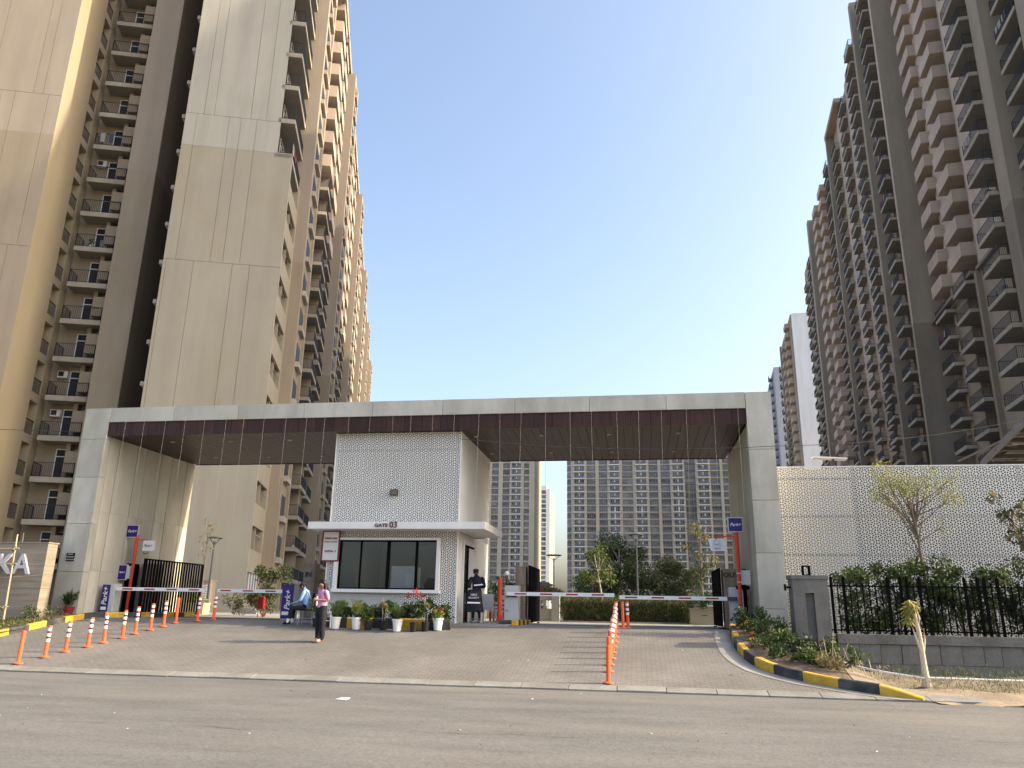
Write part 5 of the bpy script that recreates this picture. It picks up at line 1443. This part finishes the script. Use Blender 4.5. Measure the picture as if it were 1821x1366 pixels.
# shrubs in the planter before the cabin
lbls = ['left end', 'second from the left', 'third from the left', 'middle left', 'middle right', 'third from the right', 'second from the right', 'right end']
for i in range(8):
    m = ['leaf_green', 'leaf_dark', 'leaf_dark', 'leaf_green'][i % 4]
    shrub('planter_shrub', f'low green shrub at the {lbls[i]} of the cabin planter', -9.05 + i * .46, 23.35, 1.12, rc(6, .2, .12, .15, .48 + .12 * (i % 3 == 0), .15, 70, 20 + i), .11, .055, m, group='shrubs in the cabin planter', seed=30 + i)
# pots
pot_w = MB().lathe([(.095, 0), (.11, .02), (.145, .29), (.16, .30), (.165, .345), (.15, .345), (.14, .31), (.0, .30)], seg=20).mesh('pot', 'pot_white')
pot_b = MB().lathe([(.09, 0), (.125, .24), (.13, .26), (.115, .26), (.0, .22)], seg=16).mesh('pot', 'pot_black')
def fronds(root, n, h, ll, m, seed, nleaf=14, spread=.5):
    r = random.Random(seed); V = []; F = []; st_ = MB()
    for k in range(n):
        a = r.uniform(0, 6.28); sp_ = r.uniform(.2, 1) * spread; hh = h * r.uniform(.7, 1.05)
        P_ = [Vector((math.cos(a) * sp_ * t ** 1.6, math.sin(a) * sp_ * t ** 1.6, .25 + hh * (t - .28 * t ** 3))) for t in [i / 8 for i in range(9)]]
        st_.tube(P_, [.008 - .0007 * i for i in range(9)], 4)
        for q in range(nleaf):
            t = .3 + .68 * q / nleaf; i_ = min(7, int(t * 8)); p = P_[i_].lerp(P_[i_ + 1], t * 8 - i_)
            d = (P_[i_ + 1] - P_[i_]).normalized(); s_ = d.cross(Vector((0, 0, 1))).normalized()
            for sd in (-1, 1):
                e = (s_ * sd + d * .6 + Vector((0, 0, -.15))).normalized() * ll * (1.1 - .5 * t) * r.uniform(.8, 1.2)
                w = d * .012; nn = len(V)
                V += [tuple(p - w), tuple(p + e * .5 + w * .4), tuple(p + e), tuple(p + e * .5 - w * 1.2)]; F.append((nn, nn + 1, nn + 2, nn + 3))
    st_.build('stems', 'leaf_green', root)
    tag(inst('foliage', np_mesh('foliage', V, F, m), root), kind='stuff')
def potted(label, x, white, kind, seed, y=None):
    y = y if y is not None else 22.72
    root = thing('potted_plant', label, 'potted plant', (x, y, gz(y)), 0, 'potted plants before the cabin')
    p = inst('pot', pot_w if white else pot_b, root)
    MB().lathe([(.11, .235), (.10, .255)], seg=14).build('potting_soil', 'soil', root)
    if kind == 'palm': fronds(root, 14, .74, .18, ['leaf_lime', 'leaf_green'][seed % 2], seed, spread=.55)
    elif kind == 'palmy': fronds(root, 11, .85, .17, 'leaf_lime', seed, spread=.42)
    elif kind == 'red':
        tag(inst('foliage', leaf_mesh('foliage', rc(9, .2, .12, .45, .85, .14, 60, seed), .15, .05, 'leaf_dark', droop=.6, seed=seed), root), kind='stuff')
        MB().tube([(0, 0, .2), (.02, 0, .6), (.0, 0, .95)], .009, 5).tube([(.05, 0, .2), (.1, 0, .9)], .008, 5).tube([(-.05, 0, .2), (-.1, 0, .85)], .008, 5).build('stems', 'bark', root)
        tag(inst('flowers', leaf_mesh('flowers', [(-.2, 0, .95, .06, 14), (0, 0, 1.06, .08, 18), (.2, 0, .98, .06, 14), (.08, 0, .92, .05, 8)], .12, .036, 'flower_red', upright=True, seed=seed), root), kind='stuff')
    elif kind == 'stick':
        MB().tube([(-.03, 0, .2), (-.06, 0, .95)], .010, 5).tube([(.04, 0, .2), (.06, 0, .7)], .008, 5).build('stems', 'bark_pale', root)
        tag(inst('foliage', leaf_mesh('foliage', rc(4, .1, .08, .5, .85, .08, 22, seed), .09, .035, 'leaf_dry', seed=seed), root), kind='stuff')
    elif kind == 'flower':
        MB().tube([(0, 0, .2), (0, 0, .5)], .01, 5).build('stems', 'bark', root)
        tag(inst('foliage', leaf_mesh('foliage', rc(6, .14, .1, .3, .55, .12, 50, seed), .09, .045, ['leaf_green', 'leaf_yellow'], seed=seed), root), kind='stuff')
        tag(inst('flowers', leaf_mesh('flowers', rc(4, .2, .1, .5, .62, .05, 6, seed + 1), .05, .035, 'flower_red', seed=seed), root), kind='stuff')
    else:
        MB().tube([(0, 0, .2), (0, 0, .5)], .01, 5).build('stems', 'bark', root)
        tag(inst('foliage', leaf_mesh('foliage', rc(6, .14, .1, .32, .62, .12, 55, seed), .10, .045, 'leaf_green', seed=seed), root), kind='stuff')
potted('bushy plant in a black pot behind the legs of the woman in pink', -9.55, False, 'bush', 50, 22.95)
potted('small palm in the leftmost white pot before the cabin', -8.86, True, 'palm', 51)
potted('tall yellow green palm in the second white pot', -8.22, True, 'palmy', 52)
potted('small leafy plant in a black pot between two white pots', -7.86, False, 'bush', 53)
potted('thin bare sticks in a black pot before the black kerb block', -7.42, False, 'stick', 54, 22.78)
potted('spreading green palm in the third white pot', -6.92, True, 'palm', 55, 22.55)
potted('tall plant with red flowers in a black pot', -6.45, False, 'red', 56, 22.62)
potted('leafy plant with a bamboo cane in a black pot', -6.13, False, 'stick', 57, 22.72)
potted('small red flowering plant in the rightmost white pot', -5.80, True, 'flower', 58, 22.85)

# right bed
def bedx(k): return
RBs = [(2.95, 23.2, .5, 'leaf_dark'), (3.1, 22.3, .35, 'leaf_green'), (3.35, 21.9, .55, 'leaf_green'), (3.6, 21.2, .5, 'leaf_dark'), (3.05, 20.9, .22, 'leaf_green'), (3.45, 20.5, .4, 'leaf_green'),
       (3.75, 20.2, .35, 'leaf_dark'), (3.3, 19.6, .25, 'leaf_dark'), (3.7, 19.3, .22, 'leaf_green'), (4.1, 19.7, .4, 'leaf_dark'), (4.5, 19.25, .45, 'leaf_green'), (3.0, 24.0, .5, 'leaf_dark'), (3.5, 23.0, .6, 'leaf_green'), (4.0, 18.9, .2, 'leaf_dry')]
pos = ['by the red post', 'near the curved kerb top', 'in the middle of the bed', 'before the cement pillar', 'small one on the kerb side', 'centre of the bed', 'behind the kerb bend', 'low at the kerb bend', 'sparse, near the black kerb block', 'by the broken slab', 'dark, beside the white pipe', 'behind the exit kerb end', 'large, under the right column', 'dry, near the kerb tip']
for i, (x, y, h, m) in enumerate(RBs):
    shrub('bed_shrub', f'leafy flower bed shrub {pos[i]}', x, y, right_z(x, y), rc(7, .28, .28, .08, h, .16, 55, 60 + i), .09, .05, m, group='shrubs in the right bed', seed=70 + i, stems=8)
for i, (x, y) in enumerate([(2.75, 22.5), (2.72, 20.8), (2.85, 21.5), (3.05, 24.2)]):
    shrub('marigold_plant', ['orange marigold by the upper kerb stretch', 'orange marigold at the kerb bend', 'yellowish marigold between two kerb plants', 'orange marigold at the foot of the red post'][i], x, y, right_z(x, y), rc(3, .08, .08, .06, .2, .08, 30, 90 + i), .06, .03, 'leaf_green', group='marigolds along the kerb', seed=90 + i, stems=3)
    tag(inst('flowers', leaf_mesh('flowers', rc(4, .1, .1, .2, .27, .04, 9, 95 + i), .045, .035, 'flower_orange', seed=i), bpy.data.objects[[o.name for o in COL.objects if o.name.startswith('marigold_plant')][-1]]), kind='stuff')
dt = MB(); r_ = random.Random(5)
for k in range(26):
    x = 4.6 + r_.uniform(-.5, .7); y = 19.3 + r_.uniform(-.5, .6)
    z = right_z(x, y); dt.tube([(x, y, z - .02), (x + r_.uniform(-.2, .2), y, z + r_.uniform(.25, .55))], .006, 4)
tag(dt.build('dry_twigs', 'bark_pale'), 'tangle of dry pale twigs sticking up beside the white pipe', 'twigs', kind='stuff')
# hedge bushes behind the railing fence
for i in range(9):
    x = 6.0 + i * .82; hh = [1.2, 1.5, 1.6, 1.35, 1.3, 1.5, 1.7, 1.4, 1.3][i]
    shrub('hedge_bush', ['first bush behind the fence from the cement pillar', 'second, taller bush behind the fence', 'dense dark bush left of the thin yellow tree', 'bush at the foot of the thin yellow tree', 'bush behind the fence above the stump', 'bushy growth right of the stump', 'tall bush under the drooping tree', 'bush near the right edge behind the fence', 'last bush at the right edge'][i],
          x, 23.0, 1.1, rc(20, .62, .38, .2, hh + .35, .26, 95, 110 + i), .15, .055, ['leaf_dark', 'hedge_leaf', 'leaf_green'], group='bushes behind the iron fence', seed=120 + i, stems=10)
tree('thin young tree with sparse yellow feathery crown before the perforated wall', 7.85, 23.6, 1.1, 4.6, rc(16, 1.0, .35, 3.1, 4.4, .34, 62, 7) + [(-.85, 0, 4.5, .36, 170), (-.3, 0, 4.15, .4, 120), (.45, 0, 4.3, .38, 120), (-1.0, 0, 3.9, .3, 120), (.95, 0, 3.75, .3, 110), (-.5, 0, 3.3, .3, 60), (.6, 0, 2.9, .25, 40), (.45, 0, 1.9, .25, 26), (-.35, 0, 2.4, .2, 22)], .12, .026, ['leaf_lime', 'leaf_yellow'], tr=.05, seed=12, lean=(-.1, 0), droop=.7)
tree('sparse reddish brown drooping young tree at the right edge', 10.35, 23.3, 1.1, 4.1, [(-.6, 0, 3.75, .16, 30), (-.35, 0, 3.2, .22, 60), (-.2, 0, 2.7, .25, 70), (.0, 0, 3.3, .25, 70), (.1, 0, 2.4, .22, 50), (-.25, 0, 2.0, .2, 40), (.25, 0, 2.9, .2, 60), (.3, 0, 3.6, .22, 50)], .17, .07, ['leaf_dark', 'leaf_dry'], tr=.04, seed=9, droop=1.4)
# grass tufts
tag(inst('grass', leaf_mesh('grass', [(6.3 + .25 * k + .2 * math.sin(k * 7), 17.6 + .5 * math.sin(k * 3.7) ** 2 + .5, .12, .35, 60) for k in range(26)] + [(5.2 + .13 * k, 19.3 + 1.0 * math.sin(k * 2.3), .26, .3, 45) for k in range(60)], .09, .014, ['leaf_green', 'leaf_dry', 'leaf_green'], upright=True, seed=21)), 'thin patch of green grass on the sand right of the stump', 'grass', kind='stuff')
for o in [COL.objects[-1]]: o.scale = (1, 1, 1)
gcl = []
r_ = random.Random(11)
for k in range(150):
    x = r_.uniform(-23, -18.1); y = r_.uniform(20.6, 22.7); gcl.append((x, y, left_z(x, y) + .02, .24, 44))
gm_ = leaf_mesh('weeds', gcl, .10, .03, ['leaf_green', 'leaf_dry'], upright=True, seed=22)
# flatten clumps to the ground
co = np.empty(len(gm_.vertices) * 3, dtype=np.float32); gm_.vertices.foreach_get('co', co); co = co.reshape(-1, 3)
c4 = co.reshape(-1, 4, 3); base = c4[:, 0, 2]
want = np.array([left_z(float(a), float(b)) for a, b in c4[:, 0, :2]], dtype=np.float32)
c4[:, :, 2] += (want - base)[:, None]; gm_.vertices.foreach_set('co', co.ravel()); gm_.update()
tag(inst('weeds', gm_), 'low straggling weeds growing in the bed before the sign wall', 'weeds', kind='stuff')
shrub('dry_bush', 'dry leggy bush at the foot of the left concrete column', -18.9, 23.65, 1.0, rc(7, .5, .2, .1, .45, .14, 26, 12), .09, .035, 'leaf_dry', seed=13, stems=14)
shrub('bushy_weed', 'low green bush beside the kerb at the sign wall corner', -18.55, 22.45, 1.1, rc(7, .5, .25, .06, .26, .15, 60, 14), .08, .035, 'leaf_green', seed=15)
dp = shrub('spiky_plant', 'dark spiky plant in a red pot against the left inner column wall', -18.65, 23.98, 1.12, rc(6, .13, .1, .2, .6, .13, 40, 16), .2, .05, 'leaf_dark', seed=17, stems=9, upright=True)
MB().lathe([(.13, 0), (.19, .28), (.2, .3), (.0, .29)], seg=14).build('pot', 'maroon', dp)

# beyond the gate, entry side
pl = thing('planter_box', 'cream yellow planter box with a small plant near the street lamp', 'planter', (-21.05, 36, 1.08))
MB().box(-.55, -.3, 0, .42, .3, .52).box(-.58, -.33, .48, .45, .33, .54).build('box', 'leaf_yellow', pl); bpy.data.objects[pl.children[0].name].data.materials[0] = M['frame_white']
D('cream_paint', (.62, .52, .27), rough=.7); pl.children[0].data.materials[0] = M['cream_paint']
tag(inst('foliage', leaf_mesh('foliage', rc(5, .35, .15, .6, .95, .17, 45, 31), .13, .05, ['leaf_green', 'leaf_yellow'], seed=31), pl), kind='stuff')
tree('tall thin sapling with few drooping leaves before the blank tower wall', -21.3, 36.5, 1.1, 4.9, [(-.1, 0, 4.5, .22, 18), (.1, 0, 4.0, .3, 22), (-.25, 0, 3.6, .3, 22), (.1, 0, 3.2, .3, 20), (-.15, 0, 2.8, .3, 14), (.2, 0, 4.3, .2, 14)], .16, .05, 'leaf_dry', tr=.03, seed=33, droop=1.5)
shrub('large_shrub', 'large loose shrub beside the blue barrier cabinet at the entry', -15.7, 32, 1.1, rc(20, .85, .5, .3, 1.9, .36, 130, 34), .13, .05, ['leaf_dark', 'hedge_leaf', 'leaf_green'], seed=35, stems=12)
shrub('hedge_shrub', 'low dark shrubbery under the balconies beyond the entry', -17.8, 34, 1.1, rc(10, 1.0, .4, .2, .85, .28, 110, 36), .12, .05, 'hedge_leaf', seed=37)
fb = thing('fire_hose_box', 'red fire hose cabinet on a short stand by the entry shrub', 'fire cabinet', (-14.95, 30.2, 1.08))
MB().box(-.12, -.08, .35, .12, .08, .80).build('box', 'fire_red', fb); MB().box(-.10, -.095, .38, .10, -.08, .77).build('door', 'fire_red', fb)
for k in (-1, 1): MB().tube([(k * .12, 0, 0), (k * .12, 0, .3)], .015, 6).build('leg', 'fire_red', fb)
MB().tube([(-.17, 0, .65), (-.4, 0, .7), (-.42, 0, .62)], .03, 6).build('valve', 'maroon', fb)
cb = MB().prism([(-21.1, 40, 1.05), (-20.0, 40, 1.05), (-20.1, 40, 1.3), (-20.35, 40, 1.4), (-20.95, 40, 1.38)], (0, .8, 0)).build('concrete_block', 'cement'); tag(cb, 'low pale concrete block standing at the foot of the blank tower wall', 'block')
lv_ = thing('louvred_box', 'beige plant enclosure with white louvres at the base of the blank tower', 'enclosure', (-25.2, 43, 1.08))
MB().box(-.7, 0, 0, .55, .8, 1.75).build('wall', 'plaster_low', lv_); MB().box(-.75, -.05, 1.75, .6, .85, 1.82).build('roof', 'plaster_low', lv_)
me = MB().box(-.1, -.04, 0, .45, -.002, .05).mesh('louvre', 'frame_white')
for k in range(12): inst('louvre', me, lv_, (0, 0, .4 + k * .1))
sp_ = thing('striped_kerb', 'pale speed strip with yellow slanted markings across the inner entry road', 'road marking')
for k in range(9): MB().poly([(-15.3 + k * .42, 26.9, 1.108), (-15.08 + k * .42, 26.9, 1.108), (-14.93 + k * .42, 27.35, 1.108), (-15.15 + k * .42, 27.35, 1.108)]).build('stripe', 'cream_paint', sp_)
tw = thing('low_wall', 'low tan garden wall with open balusters left of the clipped hedge', 'wall', (-4.9, 35.4, 1.08))
MB().box(-1.2, 0, 0, 1.05, .2, .55).box(-1.2, 0, .9, 1.05, .2, 1.08).build('wall', 'plaster_grey_low', tw)
me = MB().box(-.05, .02, .55, .05, .18, .9).mesh('baluster', 'plaster_grey_low')
for k in range(9): inst('baluster', me, tw, (-.95 + k * .21, 0, 0))
MB().box(1.05, -.06, 0, 1.4, .26, 1.15).build('pier', 'plaster_grey_high', tw)
hx = []
for i in range(24):
    for j in range(4): hx.append((-3.15 + i * .222, 33.9 + .0, 1.2 + j * .25, .24, 130))
hr = thing('clipped_hedge', 'long clipped green brown hedge facing the exit lane', 'hedge')
MB().box(-3.2, 33.95, 1.1, 2.0, 34.5, 1.9).build('inner_mass', 'leaf_dark', hr)
tag(inst('foliage', leaf_mesh('foliage', hx + [(x_, 34.3, 1.98, .2, 110) for x_ in [-3.1 + .25 * k for k in range(21)]], .10, .028, ['hedge_leaf', 'hedge_leaf', 'leaf_green', 'leaf_dry'], upright=True, seed=41), hr), kind='stuff')
MB().box(-3.3, 33.55, 1.05, 2.1, 33.7, 1.16).build('kerb', 'cement', hr)
pr = thing('planter_box', 'tan planter box with bright shrubs right of the clipped hedge', 'planter', (2.45, 33.2, 1.08))
MB().box(-.45, 0, 0, .7, .6, .62).box(-.47, -.03, .6, .72, .63, .66).build('box', 'plaster_grey_low', pr)
tag(inst('foliage', leaf_mesh('foliage', rc(8, .45, .2, .75, 1.15, .2, 80, 43), .13, .06, 'leaf_green', seed=43), pr), kind='stuff')
MB().box(.0, -.012, .38, .22, -.002, .4).build('slot', 'backing_dark', pr)
tree('leaning young tree with light green crown in front of the round bushy trees', -1.75, 41, 1.1, 4.1, [(c[0] - .35, c[1], c[2], c[3], c[4]) for c in rc(13, .72, .6, 1.9, 3.75, .40, 150, 45)], .16, .065, ['leaf_green', 'leaf_lime', 'leaf_dark', 'leaf_green'], tr=.05, seed=46, stem_m='bark_pale', lean=(-.5, 0))
tree('big dark round tree left of the tall lamp beyond the gate', -1.15, 48, 1.1, 5.2, rc(22, 1.35, 1, 1.2, 4.5, .65, 340, 47), .18, .08, 'leaf_dark', tr=.12, seed=48)
tree('low spreading dark tree right of the tall lamp beyond the gate', 1.5, 48, 1.1, 3.6, rc(28, 2.1, 1, .6, 3.2, .62, 320, 49), .18, .08, ['leaf_dark', 'hedge_leaf'], tr=.12, seed=50)
tree('thin drooping olive tree before the beige block beside the OUT pillar', 2.75, 36.5, 1.1, 4.6, [(-.2, 0, 4.2, .35, 90), (.15, 0, 3.8, .35, 80), (-.6, 0, 3.4, .25, 50), (.55, 0, 2.8, .3, 60), (.0, 0, 3.0, .3, 50), (-.1, 0, 2.3, .3, 60), (.3, 0, 2.4, .3, 60), (-.05, 0, 1.8, .2, 40)], .20, .06, ['leaf_green', 'leaf_dry'], tr=.045, seed=52, droop=1.5)
for i, (x, y, w, h) in enumerate([(-8.2, 42, 1.2, 1.6), (-6.2, 55, 1.2, 2.0), (-9.6, 60, 1.5, 2.4), (-4.4, 62, 1.6, 3.0), (-2.8, 58, 1.2, 2.2)]):
    shrub('garden_bush', ['dark garden bush seen right behind the cabin', 'garden bush below the lamp in the sky gap', 'dark bush in front of the red roof', 'tall dark bushes right of the sky gap lamp', 'round bush left of the leaning tree'][i], x, y, 1.1, rc(12, w, .7, .3, h, .45, 130, 130 + i), .2, .09, ['leaf_dark', 'leaf_green'][i % 2], group='garden bushes beyond the gate', seed=140 + i, stems=5)
gl1 = MB().box(-9.8, 40, 1.05, -5.4, 40.4, 1.95).build('garden_wall', 'plaster_low'); tag(gl1, 'low tan garden wall behind the small banded bollards', 'wall')
pav = thing('pavilion', 'garden pavilion with curved red roof behind the gate', 'pavilion', (-9.8, 80, 1.08))
arc = [(-3.2 + 6.4 * k / 12, 0, 1.6 + 1.25 * math.sin(math.pi * k / 12)) for k in range(13)]
MB().prism(arc, (0, 6, 0)).build('roof', 'roof_red', pav); MB().box(-.9, 1, 2.8, .9, 3, 3.05).box(-.6, 1.2, 3.05, .6, 2.8, 3.2).build('roof_ridge', 'steel', pav)
for k in (-2.8, 2.8):
    for q in (.3, 5.6): MB().box(k - .12, q - .12, 0, k + .12, q + .12, 1.7).build('post', 'plaster_low', pav)
pv2 = thing('pavilion', 'second pavilion with a pointed red roof left of the leaning tree', 'pavilion', (-3.6, 75, 1.08))
n_ = MB(); bp4 = [(-2.2, 0, 1.7), (2.2, 0, 1.7), (2.2, 4.4, 1.7), (-2.2, 4.4, 1.7)]
for k in range(4): n_.poly([bp4[k], bp4[(k+1) % 4], (0, 2.2, 3.3)])
n_.poly(bp4[::-1]); n_.build('roof', 'roof_red', pv2)
for k in (-2, 2):
    for q in (.2, 4.2): MB().box(k - .1, q - .1, 0, k + .1, q + .1, 1.71).build('post', 'plaster_low', pv2)

# litter and dust flecks on the road
lt = MB(); r_ = random.Random(17)
for k in range(90):
    x = r_.uniform(-14, 9); y = r_.uniform(8.5, 16.8) if k < 60 else r_.uniform(17.5, 22); z = .004 if y < 17 else gz(y) + .005
    if y > 17 and x > kr_x(y) - .6: continue
    s_ = r_.uniform(.012, .035); a = r_.uniform(0, 3.1)
    c_, d_ = math.cos(a) * s_, math.sin(a) * s_ * .7
    lt.poly([(x - c_, y - d_, z), (x + d_, y - c_, z + .006), (x + c_, y + d_, z + .002), (x - d_, y + c_, z + .01)], k % 3)
tag(lt.build('litter', ['paper', 'leaf_dry', 'bark']), 'scattered dry leaves and paper flecks on road and drive', 'litter', kind='stuff')
ck = MB(); r_ = random.Random(23)
for (x0_, y0_, n_, dx) in ((-13, 13.1, 26, .33), (-4.2, 13.3, 12, .3), (2.0, 15.2, 14, .28), (-9, 10.4, 14, .3), (4.0, 12.2, 9, .3), (-2.6, 10.9, 8, .25)):
    x, y = x0_, y0_; px_, py_ = x, y
    for k in range(n_):
        nx_, ny_ = px_ + dx * r_.uniform(.6, 1.3), py_ + r_.uniform(-.09, .09)
        w_0 = r_.uniform(.003, .011)
        ck.poly([(px_, py_ - w_0, .004), (nx_, ny_ - w_0, .004), (nx_, ny_ + w_0, .004), (px_, py_ + w_0, .004)]); px_, py_ = nx_, ny_
tag(ck.build('road_crack', 'groove_dark'), 'thin dark hairline cracks wandering along the grey road surface', 'cracks', kind='stuff')
wr = MB().prism([(-5.35, 14.0, .004), (-5.15, 13.95, .004), (-5.1, 14.05, .03), (-5.3, 14.12, .02)], (0, 0, .012)).build('paper_scrap', 'paper'); tag(wr, 'crumpled white paper scrap lying on the grey road', 'scrap')
